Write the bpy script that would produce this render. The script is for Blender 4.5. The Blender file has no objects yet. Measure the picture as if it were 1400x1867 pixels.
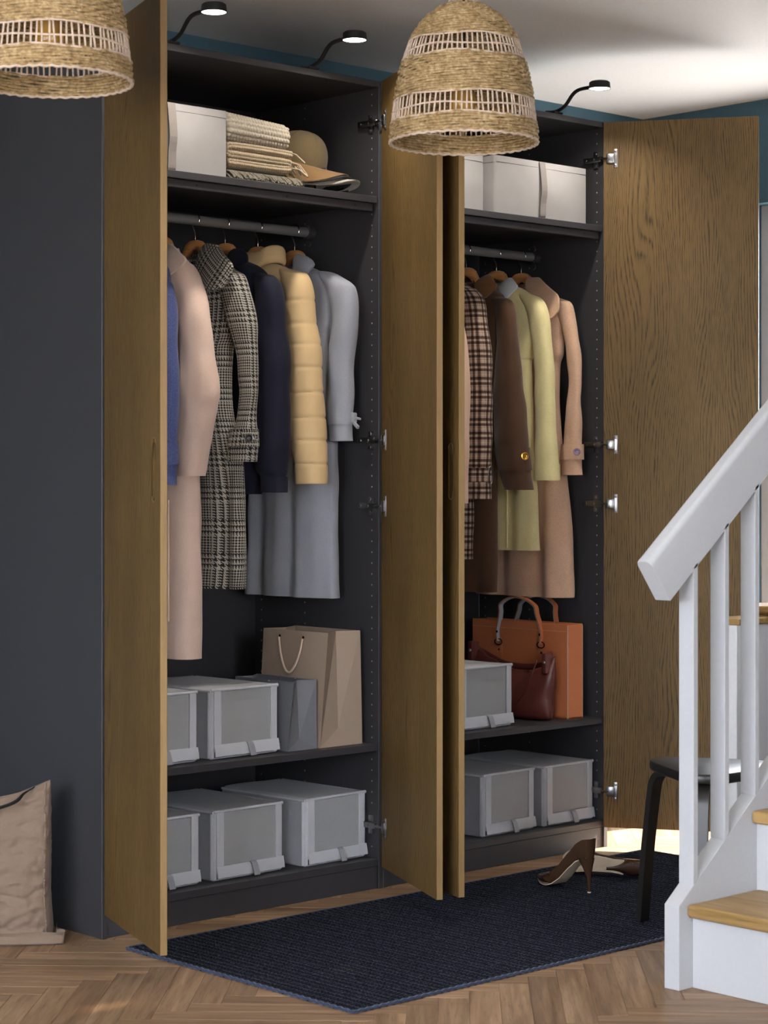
import bpy, bmesh, math, random
import numpy as np
from mathutils import Vector, Matrix

random.seed(7)
rng = np.random.default_rng(7)
scene = bpy.context.scene
COL = scene.collection
PI = math.pi

# ------------------------------------------------------------------ camera
YAW = 0.750132
cam_d = bpy.data.cameras.new('camera')
cam = bpy.data.objects.new('camera', cam_d)
COL.objects.link(cam)
cam.location = (-3.09800, -4.40061, 1.18935)
cam.rotation_euler = (PI / 2, 0, -YAW)
cam_d.sensor_fit = 'HORIZONTAL'
cam_d.sensor_width = 36.0
cam_d.lens = 36.0 * 3738.73 / 1400.0
cam_d.shift_y = -(933.5 - 879.28) / 1400.0
cam_d.clip_start = 0.05
cam_d.dof.use_dof = True
cam_d.dof.focus_distance = 6.0
cam_d.dof.aperture_fstop = 9.0
scene.camera = cam

# ------------------------------------------------------------------ world, sun, exposure
SKY = 30.0
SUN = 70.0
LED_W = 2.6
EXPOSURE = -0.14
world = bpy.data.worlds.new('world')
scene.world = world
world.use_nodes = True
wn = world.node_tree
wn.nodes.clear()
wo = wn.nodes.new('ShaderNodeOutputWorld')
wb = wn.nodes.new('ShaderNodeBackground')
wt = wn.nodes.new('ShaderNodeTexCoord')
ws = wn.nodes.new('ShaderNodeSeparateXYZ')
wr = wn.nodes.new('ShaderNodeValToRGB')
wr.color_ramp.elements[0].position = 0.46
wr.color_ramp.elements[0].color = (0.62, 0.60, 0.58, 1)
wr.color_ramp.elements[1].position = 0.52
wr.color_ramp.elements[1].color = (0.86, 0.91, 1.0, 1)
wm = wn.nodes.new('ShaderNodeMath'); wm.operation = 'MULTIPLY_ADD'
wm.inputs[1].default_value = 0.5; wm.inputs[2].default_value = 0.5
wn.links.new(wt.outputs['Generated'], ws.inputs[0])
wn.links.new(ws.outputs['Z'], wm.inputs[0])
wn.links.new(wm.outputs[0], wr.inputs[0])
wn.links.new(wr.outputs[0], wb.inputs[0])
wb.inputs[1].default_value = SKY
wn.links.new(wb.outputs[0], wo.inputs[0])

sun_d = bpy.data.lights.new('sun', 'SUN')
sun_d.energy = SUN
sun_d.angle = math.radians(0.8)
sun_d.color = (1.0, 0.86, 0.68)
sun = bpy.data.objects.new('sun', sun_d)
COL.objects.link(sun)
sun_dir = Vector((-0.98, 0.2, -0.62)).normalized()
sun.rotation_euler = sun_dir.to_track_quat('-Z', 'Y').to_euler()
sun.location = (5, -1, 4)

scene.view_settings.view_transform = 'Standard'
scene.view_settings.look = 'None'
scene.view_settings.gamma = 1.0
scene.view_settings.exposure = EXPOSURE
scene.view_settings.use_curve_mapping = False


# ------------------------------------------------------------------ material helpers
def C(r, g, b):
    def f(v):
        v /= 255.0
        return v / 12.92 if v <= 0.04045 else ((v + 0.055) / 1.055) ** 2.4
    return (f(r), f(g), f(b), 1.0)


class NT:
    def __init__(s, name):
        s.m = bpy.data.materials.new(name)
        s.m.use_nodes = True
        s.t = s.m.node_tree
        s.b = s.t.nodes['Principled BSDF']
        s.out = s.t.nodes['Material Output']

    def n(s, typ, **kw):
        x = s.t.nodes.new('ShaderNode' + typ)
        for k, v in kw.items():
            if k.startswith('i_'):
                x.inputs[k[2:].replace('_', ' ')].default_value = v
            else:
                setattr(x, k, v)
        return x

    def l(s, a, b):
        s.t.links.new(a, b)

    def math(s, op, a, b=None, c=None, clamp=False):
        x = s.n('Math', operation=op, use_clamp=clamp)
        for i, v in enumerate((a, b, c)):
            if v is None:
                continue
            if isinstance(v, (int, float)):
                x.inputs[i].default_value = v
            else:
                s.l(v, x.inputs[i])
        return x.outputs[0]

    def mix(s, fac, a, b, blend='MIX'):
        x = s.n('Mix', data_type='RGBA', blend_type=blend)
        for i, v in ((0, fac), (6, a), (7, b)):
            if isinstance(v, (int, float, tuple)):
                x.inputs[i].default_value = v
            else:
                s.l(v, x.inputs[i])
        return x.outputs[2]

    def ramp(s, fac, *els):
        x = s.n('ValToRGB')
        e = x.color_ramp.elements
        while len(e) < len(els):
            e.new(0.5)
        for q, (p, c) in zip(e, els):
            q.position = p
            q.color = c if isinstance(c, tuple) else (c, c, c, 1)
        s.l(fac, x.inputs[0])
        return x.outputs[0]

    def coord(s, kind='Object', scale=(1, 1, 1), rnd=False):
        tc = s.n('TexCoord')
        mp = s.n('Mapping')
        mp.inputs['Scale'].default_value = scale
        s.l(tc.outputs[kind], mp.inputs[0])
        if rnd:
            oi = s.n('ObjectInfo')
            ge = s.n('NewGeometry')
            r = s.math('FRACT', s.math('ADD', oi.outputs['Random'], ge.outputs['Random Per Island']))
            cb = s.n('CombineXYZ')
            s.l(s.math('MULTIPLY', r, 37.0), cb.inputs[0])
            s.l(s.math('MULTIPLY', r, 91.0), cb.inputs[1])
            s.l(s.math('MULTIPLY', r, 53.0), cb.inputs[2])
            ad = s.n('VectorMath', operation='ADD')
            s.l(mp.outputs[0], ad.inputs[0])
            s.l(cb.outputs[0], ad.inputs[1])
            return ad.outputs[0], r
        return mp.outputs[0]

    def noise(s, vec, scale, detail=4, rough=0.55, dist=0.0):
        x = s.n('TexNoise')
        x.inputs['Scale'].default_value = scale
        x.inputs['Detail'].default_value = detail
        x.inputs['Roughness'].default_value = rough
        x.inputs['Distortion'].default_value = dist
        s.l(vec, x.inputs['Vector'])
        return x.outputs['Fac']

    def bump(s, h, strength=0.3, dist=0.001):
        x = s.n('Bump')
        x.inputs['Strength'].default_value = strength
        x.inputs['Distance'].default_value = dist
        s.l(h, x.inputs['Height'])
        s.l(x.outputs[0], s.b.inputs['Normal'])

    def base(s, c):
        if isinstance(c, tuple):
            s.b.inputs['Base Color'].default_value = c
        else:
            s.l(c, s.b.inputs['Base Color'])
        return s

    def set(s, rough=0.5, metal=0.0, spec=0.5, sheen=0.0):
        s.b.inputs['Roughness'].default_value = rough
        s.b.inputs['Metallic'].default_value = metal
        s.b.inputs['Specular IOR Level'].default_value = spec
        s.b.inputs['Sheen Weight'].default_value = sheen
        return s


def m_plain(name, c, rough=0.5, metal=0.0, spec=0.5, nscale=60, namt=0.06, bump=0.05):
    t = NT(name)
    v = t.coord('Object')
    f = t.noise(v, nscale, 3)
    lo = tuple(q * (1 - namt) for q in c[:3]) + (1,)
    hi = tuple(min(1, q * (1 + namt)) for q in c[:3]) + (1,)
    t.base(t.ramp(f, (0.3, lo), (0.7, hi)))
    t.set(rough, metal, spec)
    if bump:
        t.bump(f, bump, 0.0006)
    return t.m


def m_fabric(name, c, rough=0.9, weave=900, amt=0.12, mott=0.10, bump=0.35, sheen=0.15):
    t = NT(name)
    v = t.coord('Object')
    fine = t.noise(v, weave, 2)
    big = t.noise(v, 14, 4)
    lo = tuple(q * (1 - amt) for q in c[:3]) + (1,)
    hi = tuple(min(1, q * (1 + amt)) for q in c[:3]) + (1,)
    col = t.ramp(fine, (0.3, lo), (0.7, hi))
    col = t.mix(1.0, col, t.ramp(big, (0.3, 1 - mott), (0.7, 1.0)), 'MULTIPLY')
    t.base(col).set(rough, 0, 0.2, sheen)
    t.bump(fine, bump, 0.0006)
    return t.m


def m_wood(name, dark, mid, light, kind='Object', along='z', scale=1.0, rough=0.5, rnd=False, var=0.0,
           pores=0.55, rings=0.5, bump=0.25):
    """stretched grain; along = the axis that the grain follows"""
    t = NT(name)
    a, b = 0.06 * scale, 1.0 * scale
    sc = {'x': (a, b, b), 'y': (b, a, b), 'z': (b, b, a)}[along]
    r = None
    if rnd:
        v, r = t.coord(kind, sc, True)
    else:
        v = t.coord(kind, sc)
    streak = t.noise(v, 55, 5, 0.6, 0.4)
    broad = t.noise(v, 7, 3, 0.5, 0.6)
    pore = t.noise(v, 230, 2, 0.5, 0.2)
    wv = t.n('TexWave', wave_type='BANDS', bands_direction='DIAGONAL')
    wv.inputs['Scale'].default_value = 9.0
    wv.inputs['Distortion'].default_value = 16.0
    wv.inputs['Detail'].default_value = 3.0
    wv.inputs['Detail Scale'].default_value = 0.9
    t.l(v, wv.inputs['Vector'])
    h = t.math('ADD', t.math('MULTIPLY', streak, 0.6), t.math('MULTIPLY', broad, 0.4))
    col = t.ramp(h, (0.32, dark), (0.5, mid), (0.68, light))
    ringm = t.ramp(wv.outputs['Fac'], (0.0, 1 - rings), (0.35, 1.0))
    col = t.mix(1.0, col, ringm, 'MULTIPLY')
    porem = t.ramp(pore, (0.30, 1 - pores), (0.46, 1.0))
    col = t.mix(1.0, col, porem, 'MULTIPLY')
    if rnd and var:
        vm = t.ramp(r, (0.0, 1 - var), (1.0, 1.0))
        col = t.mix(1.0, col, vm, 'MULTIPLY')
    t.base(col).set(rough, 0, 0.35)
    hh = t.math('MULTIPLY', t.math('ADD', streak, porem), 0.5)
    t.bump(hh, bump, 0.0008)
    return t.m


def m_veneer(name, dark, base, light):
    """brushed oak veneer: even olive brown ground with fine dark growth lines that bend into cathedrals"""
    t = NT(name)
    tc = t.n('TexCoord')
    sp = t.n('SeparateXYZ')
    t.l(tc.outputs['Object'], sp.inputs[0])
    X, Y, Z = sp.outputs
    oi = t.n('ObjectInfo')
    def vec(sx, sz, off=0.0):
        cb = t.n('CombineXYZ')
        t.l(t.math('MULTIPLY', X, sx), cb.inputs[0])
        t.l(t.math('ADD', t.math('MULTIPLY', Y, sx), t.math('MULTIPLY', oi.outputs['Random'], 40.0)), cb.inputs[1])
        t.l(t.math('ADD', t.math('MULTIPLY', Z, sz), off), cb.inputs[2])
        return cb.outputs[0]
    warp = t.noise(vec(5.5, 0.95), 1.0, 2, 0.5)
    jit = t.noise(vec(30, 6, 3.0), 1.0, 3, 0.6)
    ph = t.math('ADD', t.math('MULTIPLY', X, 125.0), t.math('ADD', t.math('MULTIPLY', warp, 24.0), t.math('MULTIPLY', jit, 1.0)))
    fr = t.math('FRACT', ph)
    ring = t.ramp(fr, (0.0, 1.0), (0.22, 0.0), (0.62, 0.0), (1.0, 1.0))
    dash = t.ramp(t.noise(vec(420, 17), 1.0, 3, 0.6), (0.36, 0.0), (0.62, 1.0))
    pore = t.ramp(t.noise(vec(700, 22, 9.0), 1.0, 2, 0.5), (0.52, 0.0), (0.70, 1.0))
    blot = t.noise(vec(7, 1.6, 5.0), 1.0, 3, 0.6)
    col = t.ramp(blot, (0.3, base), (0.7, light))
    k = t.math('ADD', t.math('MULTIPLY', t.math('MULTIPLY', ring, dash), 0.85), t.math('MULTIPLY', pore, 0.35), clamp=True)
    col = t.mix(k, col, dark)
    t.base(col).set(0.58, 0, 0.3)
    t.bump(t.math('SUBTRACT', 1.0, k), 0.3, 0.0006)
    return t.m


def m_plaid(name, kind):
    """woven checks: warp and weft stripes taken in turn by a twill"""
    t = NT(name)
    tc = t.n('TexCoord')
    sp = t.n('SeparateXYZ')
    t.l(tc.outputs['UV'], sp.inputs[0])
    U, V = sp.outputs[0], sp.outputs[1]
    wob = t.noise(t.coord('Object'), 18, 2)
    U = t.math('ADD', U, t.math('MULTIPLY', wob, 0.004))
    if kind == 'hound':
        def stripe(x):
            big = t.math('LESS_THAN', t.math('FRACT', t.math('MULTIPLY', x, 1 / 0.094)), 0.5)
            s1 = t.math('LESS_THAN', t.math('FRACT', t.math('MULTIPLY', x, 1 / 0.0157)), 0.5)
            s2 = t.math('LESS_THAN', t.math('FRACT', t.math('MULTIPLY', x, 1 / 0.0078)), 0.5)
            return t.math('ADD', t.math('MULTIPLY', big, s1),
                          t.math('MULTIPLY', t.math('SUBTRACT', 1.0, big), s2))
        wu, wv = stripe(U), stripe(V)
        tw = t.math('LESS_THAN', t.math('FRACT', t.math('MULTIPLY', t.math('ADD', U, V), 1 / 0.0078)), 0.5)
        f = t.math('ADD', t.math('MULTIPLY', tw, wu), t.math('MULTIPLY', t.math('SUBTRACT', 1.0, tw), wv))
        col = t.mix(f, C(178, 173, 162), C(38, 38, 38))
    else:
        def band(x, per, off, w):
            fr = t.math('FRACT', t.math('ADD', t.math('MULTIPLY', x, 1 / per), off))
            return t.math('LESS_THAN', fr, w)
        def lines(x):
            a = t.math('ADD', band(x, 0.043, 0.0, 0.20), band(x, 0.043, 0.62, 0.20))
            return t.math('ADD', a, t.math('MULTIPLY', band(x, 0.0107, 0.25, 0.4), 0.25), clamp=True)
        lu, lv = lines(U), lines(V)
        f = t.math('MULTIPLY', t.math('ADD', lu, lv), 0.52, clamp=True)
        fz = t.noise(t.coord('Object'), 420, 2)
        f = t.math('ADD', f, t.math('MULTIPLY', t.math('SUBTRACT', fz, 0.5), 0.5), clamp=True)
        col = t.ramp(f, (0.0, C(190, 168, 150)), (0.5, C(98, 74, 62)), (1.0, C(30, 19, 15)))
    fine = t.noise(t.coord('Object'), 700, 2)
    col = t.mix(1.0, col, t.ramp(fine, (0.3, 0.82), (0.7, 1.0)), 'MULTIPLY')
    t.base(col).set(0.92, 0, 0.15, 0.1)
    t.bump(fine, 0.4, 0.0008)
    return t.m


def m_glass(name, tint=(1, 1, 1, 1), amt=0.92):
    t = NT(name)
    tr = t.n('BsdfTransparent')
    tr.inputs[0].default_value = tint
    gl = t.n('BsdfGlossy')
    gl.inputs['Roughness'].default_value = 0.02
    mx = t.n('MixShader')
    mx.inputs[0].default_value = 1 - amt
    t.l(tr.outputs[0], mx.inputs[1])
    t.l(gl.outputs[0], mx.inputs[2])
    t.l(mx.outputs[0], t.out.inputs['Surface'])
    return t.m


def m_haze_film(name, c, amt=0.6):
    """cloudy plastic film: mostly diffuse, partly see-through"""
    t = NT(name)
    t.base(c).set(0.45, 0, 0.3)
    tr = t.n('BsdfTransparent')
    mx = t.n('MixShader')
    mx.inputs[0].default_value = amt
    t.l(tr.outputs[0], mx.inputs[1])
    t.l(t.b.outputs[0], mx.inputs[2])
    t.l(mx.outputs[0], t.out.inputs['Surface'])
    return t.m


def m_emit(name, c, s):
    t = NT(name)
    t.b.inputs['Base Color'].default_value = c
    t.b.inputs['Emission Color'].default_value = c
    t.b.inputs['Emission Strength'].default_value = s
    return t.m


# ------------------------------------------------------------------ mesh helpers
class MB:
    def __init__(s):
        s.v, s.f, s.uv = [], [], []
        s.has_uv = False

    def add(s, verts, faces, uvs=None):
        o = len(s.v)
        s.v.extend([tuple(map(float, p)) for p in verts])
        s.f.extend([tuple(i + o for i in f) for f in faces])
        if uvs is not None:
            s.has_uv = True
            s.uv.extend(uvs)
        else:
            s.uv.extend([[(0, 0)] * len(f) for f in faces])
        return s

    def box(s, lo, hi, M=None, bev=0.0, seg=2):
        bm = bmesh.new()
        bmesh.ops.create_cube(bm, size=1.0)
        for v in bm.verts:
            v.co = Vector([(lo[i] + hi[i]) / 2 + v.co[i] * (hi[i] - lo[i]) for i in range(3)])
        if bev > 0:
            bmesh.ops.bevel(bm, geom=list(bm.edges), offset=bev, segments=seg, affect='EDGES', profile=0.6)
        if M is not None:
            bmesh.ops.transform(bm, matrix=M, verts=bm.verts)
        s.addbm(bm)
        return s

    def addbm(s, bm):
        bm.verts.index_update()
        s.add([v.co[:] for v in bm.verts], [[v.index for v in f.verts] for f in bm.faces])
        bm.free()

    def prism(s, poly, axis, a, b, bev=0.0):
        """2D outline extruded along an axis: poly in the two other axes, in order"""
        n = len(poly)
        def P(p, t):
            q = list(p)
            q.insert(axis, t)
            return q
        bm = bmesh.new()
        va = [bm.verts.new(P(p, a)) for p in poly]
        vb = [bm.verts.new(P(p, b)) for p in poly]
        bm.faces.new(va)
        bm.faces.new(vb[::-1])
        for i in range(n):
            j = (i + 1) % n
            bm.faces.new((va[j], va[i], vb[i], vb[j]))
        bmesh.ops.recalc_face_normals(bm, faces=bm.faces)
        if bev:
            bmesh.ops.bevel(bm, geom=list(bm.edges), offset=bev, segments=2, affect='EDGES', profile=0.6)
        s.addbm(bm)
        return s

    def loft(s, rings, cap0=True, cap1=True, closed=True, uv=None):
        """rings: (R, N, 3)"""
        A = np.asarray(rings, float)
        R, N = A.shape[:2]
        vs = A.reshape(-1, 3)
        fs, us = [], []
        seg = np.linalg.norm(np.roll(A, -1, 1) - A, axis=2)
        per = np.concatenate([np.zeros((R, 1)), np.cumsum(seg, 1)], 1)
        mid = A.mean(1)
        lon = np.concatenate([[0], np.cumsum(np.linalg.norm(np.diff(mid, axis=0), axis=1))])
        ref = per[R // 2]
        M = N if closed else N - 1
        for i in range(R - 1):
            for j in range(M):
                k = (j + 1) % N
                fs.append((i * N + j, i * N + k, (i + 1) * N + k, (i + 1) * N + j))
                if uv:
                    us.append([(ref[j], lon[i]), (ref[j + 1], lon[i]), (ref[j + 1], lon[i + 1]), (ref[j], lon[i + 1])])
        if cap0 and closed:
            fs.append(tuple(range(N))[::-1])
            us.append([(0, 0)] * N)
        if cap1 and closed:
            fs.append(tuple((R - 1) * N + j for j in range(N)))
            us.append([(0, 0)] * N)
        s.add(vs, fs, us if uv else None)
        return s

    def tube(s, pts, r, n=8, cap=True, flat=1.0, ref=(0, 0, 1)):
        P = [Vector(p) for p in pts]
        rs = r if isinstance(r, (list, tuple)) else [r] * len(P)
        rings = []
        for i, p in enumerate(P):
            t = (P[min(i + 1, len(P) - 1)] - P[max(i - 1, 0)]).normalized()
            a = t.cross(Vector(ref))
            if a.length < 1e-4:
                a = t.cross(Vector((1, 0, 0)))
            a.normalize()
            b = t.cross(a).normalized()
            rings.append([(p + a * (math.cos(q) * rs[i]) + b * (math.sin(q) * rs[i] * flat))[:] for q in
                          [2 * PI * k / n for k in range(n)]])
        return s.loft(rings, cap, cap)

    def lathe(s, prof, c=(0, 0, 0), n=32, cap=True, M=None):
        rings = []
        for r, z in prof:
            rings.append([(c[0] + r * math.cos(2 * PI * k / n), c[1] + r * math.sin(2 * PI * k / n), c[2] + z)
                          for k in range(n)])
        if M is not None:
            rings = [[(M @ Vector(p))[:] for p in rg] for rg in rings]
        return s.loft(rings, cap, cap)

    def mesh(s, name, smooth=False):
        me = bpy.data.meshes.new(name)
        me.from_pydata(s.v, [], s.f)
        if s.has_uv:
            ul = me.uv_layers.new(name='UVMap')
            flat = [c for f in s.uv for p in f for c in p]
            ul.data.foreach_set('uv', flat)
        me.update()
        if smooth:
            me.polygons.foreach_set('use_smooth', [True] * len(me.polygons))
            if smooth != 'all':
                try:
                    me.set_sharp_from_angle(angle=math.radians(smooth if smooth is not True else 40))
                except Exception:
                    pass
        return me

    def obj(s, name, mat, parent=None, smooth=False, label=None):
        return mkobj(name, s.mesh(name, smooth), mat, parent, label)


def fixn(o):
    bm = bmesh.new()
    bm.from_mesh(o.data)
    bmesh.ops.recalc_face_normals(bm, faces=bm.faces)
    bm.to_mesh(o.data)
    bm.free()
    return o


def mkobj(name, me, mat, parent=None, label=None):
    o = bpy.data.objects.new(name, me)
    COL.objects.link(o)
    if mat is not None and not me.materials:
        me.materials.append(mat)
    if parent is not None:
        o.parent = parent
        if parent.type == 'EMPTY':
            o.matrix_parent_inverse = parent.matrix_basis.inverted()
    if label:
        o['label'] = label
    return o


def thing(name, label, cat, loc=(0, 0, 0), rz=0.0, group=None):
    o = bpy.data.objects.new(name, None)
    COL.objects.link(o)
    o.empty_display_size = 0.05
    o.matrix_basis = Matrix.Translation(loc) @ Matrix.Rotation(rz, 4, 'Z')
    o['label'] = label
    o['category'] = cat
    if group:
        o['group'] = group
    return o


def tag(o, label, cat, group=None):
    o['label'] = label
    o['category'] = cat
    if group:
        o['group'] = group
    return o


def struct(o):
    o['kind'] = 'structure'
    return o


def stuff(o):
    o['kind'] = 'stuff'
    return o


def dup(root, loc, rz=None, label=None, group=None):
    r = root.copy()
    COL.objects.link(r)
    R = root.matrix_basis.to_euler().z if rz is None else rz
    r.matrix_basis = Matrix.Translation(loc) @ Matrix.Rotation(R, 4, 'Z')
    if label:
        r['label'] = label
    if group:
        r['group'] = group
    for ch in list(root.children):
        c = ch.copy()
        COL.objects.link(c)
        c.parent = r
        for g in list(ch.children):
            d = g.copy()
            COL.objects.link(d)
            d.parent = c
    return r


def catmull(rows, n):
    """interpolate rows of numbers smoothly to n rows"""
    A = np.asarray(rows, float)
    m = len(A)
    t = np.linspace(0, m - 1, n)
    i = np.clip(t.astype(int), 0, m - 2)
    f = (t - i)[:, None]
    p0, p1, p2, p3 = A[np.clip(i - 1, 0, m - 1)], A[i], A[i + 1], A[np.clip(i + 2, 0, m - 1)]
    return 0.5 * (2 * p1 + (p2 - p0) * f + (2 * p0 - 5 * p1 + 4 * p2 - p3) * f ** 2 + (3 * p1 - p0 - 3 * p2 + p3) * f ** 3)


_ph = rng.uniform(0, 6.28, (40, 3))
_fr = rng.normal(0, 1, (40, 3))


def wnoise(P, scale, k0=0, k=7):
    """cheap smooth noise from a few sine waves, about -1..1"""
    P = np.asarray(P) * scale
    s = 0
    for q in range(k0, k0 + k):
        s = s + np.sin(P @ _fr[q % 40] + _ph[q % 40, 0])
    return s / math.sqrt(k)


# ------------------------------------------------------------------ palette
M_GREY = m_plain('anthracite_foil', C(54, 53, 56), 0.5, 0, 0.4, 200, 0.04, 0.03)
M_GREYIN = M_GREY
M_DOOR = m_veneer('smoked_oak_veneer', C(28, 20, 9), C(95, 73, 38), C(110, 86, 47))
M_DOOREDGE = m_wood('oak_edge_band', C(122, 97, 60), C(132, 106, 68), C(140, 114, 75), 'Object', 'z', 0.6, 0.5, pores=0.1, rings=0.05)
M_FLOOR = m_wood('oak_parquet', C(118, 90, 66), C(156, 125, 96), C(186, 155, 124), 'UV', 'x', 1.0, 0.45, True, 0.30, 0.30, 0.22)
M_TREAD = m_wood('oiled_oak', C(142, 113, 68), C(166, 135, 86), C(184, 154, 104), 'Object', 'y', 0.8, 0.45, pores=0.3, rings=0.2)
M_HANGER = m_wood('hanger_wood', C(190, 128, 74), C(214, 152, 94), C(228, 170, 112), 'Object', 'y', 1.2, 0.4, pores=0.15, rings=0.15)
M_SLOTSHADE = m_plain('grip_shade', C(40, 30, 18), 0.7, 0, 0.2, 90, 0.08, 0.03)  # dark brown paints the shade inside the door grips
M_TEAL = m_plain('teal_paint', C(70, 96, 108), 0.85, 0, 0.2, 120, 0.04, 0.05)
M_CEIL = m_plain('ceiling_paint', C(232, 230, 228), 0.9, 0, 0.2, 160, 0.03, 0.08)
M_WHITE = m_plain('white_lacquer', C(180, 183, 187), 0.4, 0, 0.5, 90, 0.02, 0.03)
M_PARTW = m_plain('bright_white_paint', C(236, 236, 238), 0.6, 0, 0.3, 90, 0.02, 0.03)
M_WALLW = m_plain('white_wall_paint', C(205, 203, 200), 0.9, 0, 0.2, 90, 0.03, 0.05)
M_BLACK = m_plain('black_powder_coat', C(22, 22, 23), 0.5, 0, 0.4, 200, 0.1, 0.05)
M_BLACKW = m_plain('black_lacquered_wood', C(26, 24, 23), 0.38, 0, 0.5, 60, 0.15, 0.04)
M_CHROME = m_plain('nickel', C(150, 150, 152), 0.28, 1.0, 0.5, 300, 0.03, 0.0)
M_HOOK = m_plain('polished_steel', C(225, 222, 216), 0.12, 1.0, 0.5, 300, 0.02, 0.0)
M_RAIL = m_plain('grey_rail', C(128, 126, 126), 0.35, 0.3, 0.5, 200, 0.03, 0.0)
M_DARKHOLE = m_plain('peg_hole_bush', C(150, 138, 122), 0.5, 0, 0.4, 200, 0.05, 0.0)
M_LED = m_emit('lit_diffuser', (1.0, 0.93, 0.82, 1), 14.0)
M_BOXW = m_fabric('off_white_polyester', C(150, 147, 146), 0.85, 700, 0.04, 0.08, 0.2, 0.05)
M_STRAPG = m_fabric('grey_webbing', C(124, 117, 113), 0.85, 900, 0.08, 0.05, 0.3, 0.05)
M_TUB = m_fabric('grey_polyester', C(158, 160, 166), 0.8, 800, 0.05, 0.10, 0.2, 0.05)
M_TUBL = m_fabric('light_grey_polyester', C(192, 194, 200), 0.8, 800, 0.05, 0.06, 0.2, 0.05)
M_TAB = m_fabric('grey_pull_tab', C(150, 151, 156), 0.8, 900, 0.06, 0.05, 0.3, 0.05)
M_FILM = m_haze_film('cloudy_film', C(196, 198, 200), 0.48)
M_KNIT1 = m_fabric('cream_knit', C(164, 155, 140), 0.95, 500, 0.12, 0.10, 0.5, 0.2)
M_KNIT2 = m_fabric('oatmeal_knit', C(152, 136, 112), 0.95, 420, 0.25, 0.15, 0.6, 0.2)
M_KNIT3 = m_fabric('marled_fringe', C(108, 101, 88), 0.95, 300, 0.45, 0.2, 0.6, 0.2)
M_OLIVE = m_fabric('olive_twill', C(98, 84, 60), 0.9, 900, 0.1, 0.1, 0.3)
M_OLIVE2 = m_fabric('tan_brim', C(120, 92, 60), 0.85, 900, 0.08, 0.1, 0.3)
M_CAPBLK = m_fabric('black_twill', C(24, 24, 26), 0.9, 900, 0.15, 0.1, 0.3)
M_CAPGRY = m_fabric('slate_twill', C(112, 116, 128), 0.9, 900, 0.1, 0.1, 0.3)
M_CAPGRY2 = m_fabric('pale_grey_brim', C(166, 158, 150), 0.9, 900, 0.1, 0.1, 0.3)
M_DENIM = m_fabric('blue_denim', C(78, 88, 136), 0.9, 420, 0.35, 0.12, 0.5)
M_PINK = m_fabric('pale_blush_wool', C(224, 196, 180), 0.95, 500, 0.07, 0.08, 0.3, 0.3)
M_HOUND = m_plaid('glen_check_wool', 'hound')
M_NAVY = m_fabric('navy_satin_cotton', C(27, 28, 44), 0.8, 800, 0.08, 0.1, 0.2, 0.05)
M_PUFF = m_fabric('sand_nylon', C(204, 175, 130), 0.62, 900, 0.04, 0.08, 0.15, 0.1)
M_GREYW = m_fabric('light_grey_wool', C(150, 153, 162), 0.95, 600, 0.10, 0.08, 0.4, 0.2)
M_BEIGE2 = m_fabric('warm_beige_wool', C(206, 172, 146), 0.95, 600, 0.08, 0.08, 0.3, 0.2)
M_PLAID = m_plaid('brown_check_wool', 'plaid')
M_BROWN = m_fabric('chocolate_twill', C(78, 54, 37), 0.8, 800, 0.08, 0.12, 0.2, 0.2)
M_BROWNC = m_fabric('caramel_collar', C(122, 82, 42), 0.8, 800, 0.08, 0.12, 0.2, 0.2)
M_YELL = m_fabric('pale_straw_linen', C(228, 215, 160), 0.9, 420, 0.08, 0.10, 0.35, 0.15)
M_SHIRT = m_fabric('white_cotton', C(206, 210, 214), 0.85, 700, 0.04, 0.04, 0.2, 0.1)
M_TAN = m_fabric('rosy_tan_linen', C(204, 168, 142), 0.92, 420, 0.14, 0.10, 0.4, 0.15)
M_PAPERT = m_plain('taupe_paper', C(156, 138, 122), 0.6, 0, 0.3, 300, 0.03, 0.03)
M_PAPERG = m_plain('grey_paper', C(108, 110, 116), 0.6, 0, 0.3, 300, 0.03, 0.03)
M_CORDB = m_fabric('beige_cord', C(206, 184, 160), 0.8, 600, 0.1, 0.05, 0.4)
M_ORANGE = m_plain('cognac_leather', C(196, 118, 76), 0.5, 0, 0.4, 160, 0.05, 0.08)
M_STITCH = m_plain('pale_edge_piping', C(196, 170, 150), 0.6, 0, 0.3, 200, 0.05, 0.0)
M_LINING = m_plain('grey_strap_lining', C(160, 164, 170), 0.6, 0, 0.3, 200, 0.05, 0.02)
M_WINE = m_plain('burgundy_leather', C(96, 48, 42), 0.36, 0, 0.5, 60, 0.16, 0.25)
M_PUMP = m_plain('bronze_brown_leather', C(62, 43, 31), 0.16, 0, 0.6, 30, 0.05, 0.0)
M_SOLE = m_plain('pale_beige_sole', C(206, 188, 164), 0.45, 0, 0.4, 60, 0.06, 0.03)
M_CANVAS = m_fabric('taupe_canvas', C(124, 106, 92), 0.75, 420, 0.06, 0.10, 0.3, 0.1)
M_BUTD = m_plain('black_button', C(14, 14, 15), 0.15, 0, 0.6, 200, 0.1, 0)
M_BUTP = m_plain('horn_grey_button', C(168, 166, 150), 0.25, 0, 0.5, 200, 0.1, 0)
M_BUTG = m_plain('gold_button', C(214, 160, 66), 0.25, 0.9, 0.5, 200, 0.1, 0)
M_BUTV = m_plain('mauve_button', C(140, 116, 140), 0.25, 0, 0.5, 200, 0.1, 0)


def m_straw(name, a, b, c):
    t = NT(name)
    v = t.coord('Object')
    n1 = t.noise(v, 120, 3, 0.6)
    n2 = t.noise(v, 26, 3, 0.6)
    f = t.math('ADD', t.math('MULTIPLY', n1, 0.6), t.math('MULTIPLY', n2, 0.4))
    t.base(t.ramp(f, (0.34, a), (0.5, b), (0.66, c))).set(0.75, 0, 0.3)
    t.bump(n1, 0.5, 0.001)
    return t.m


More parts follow.
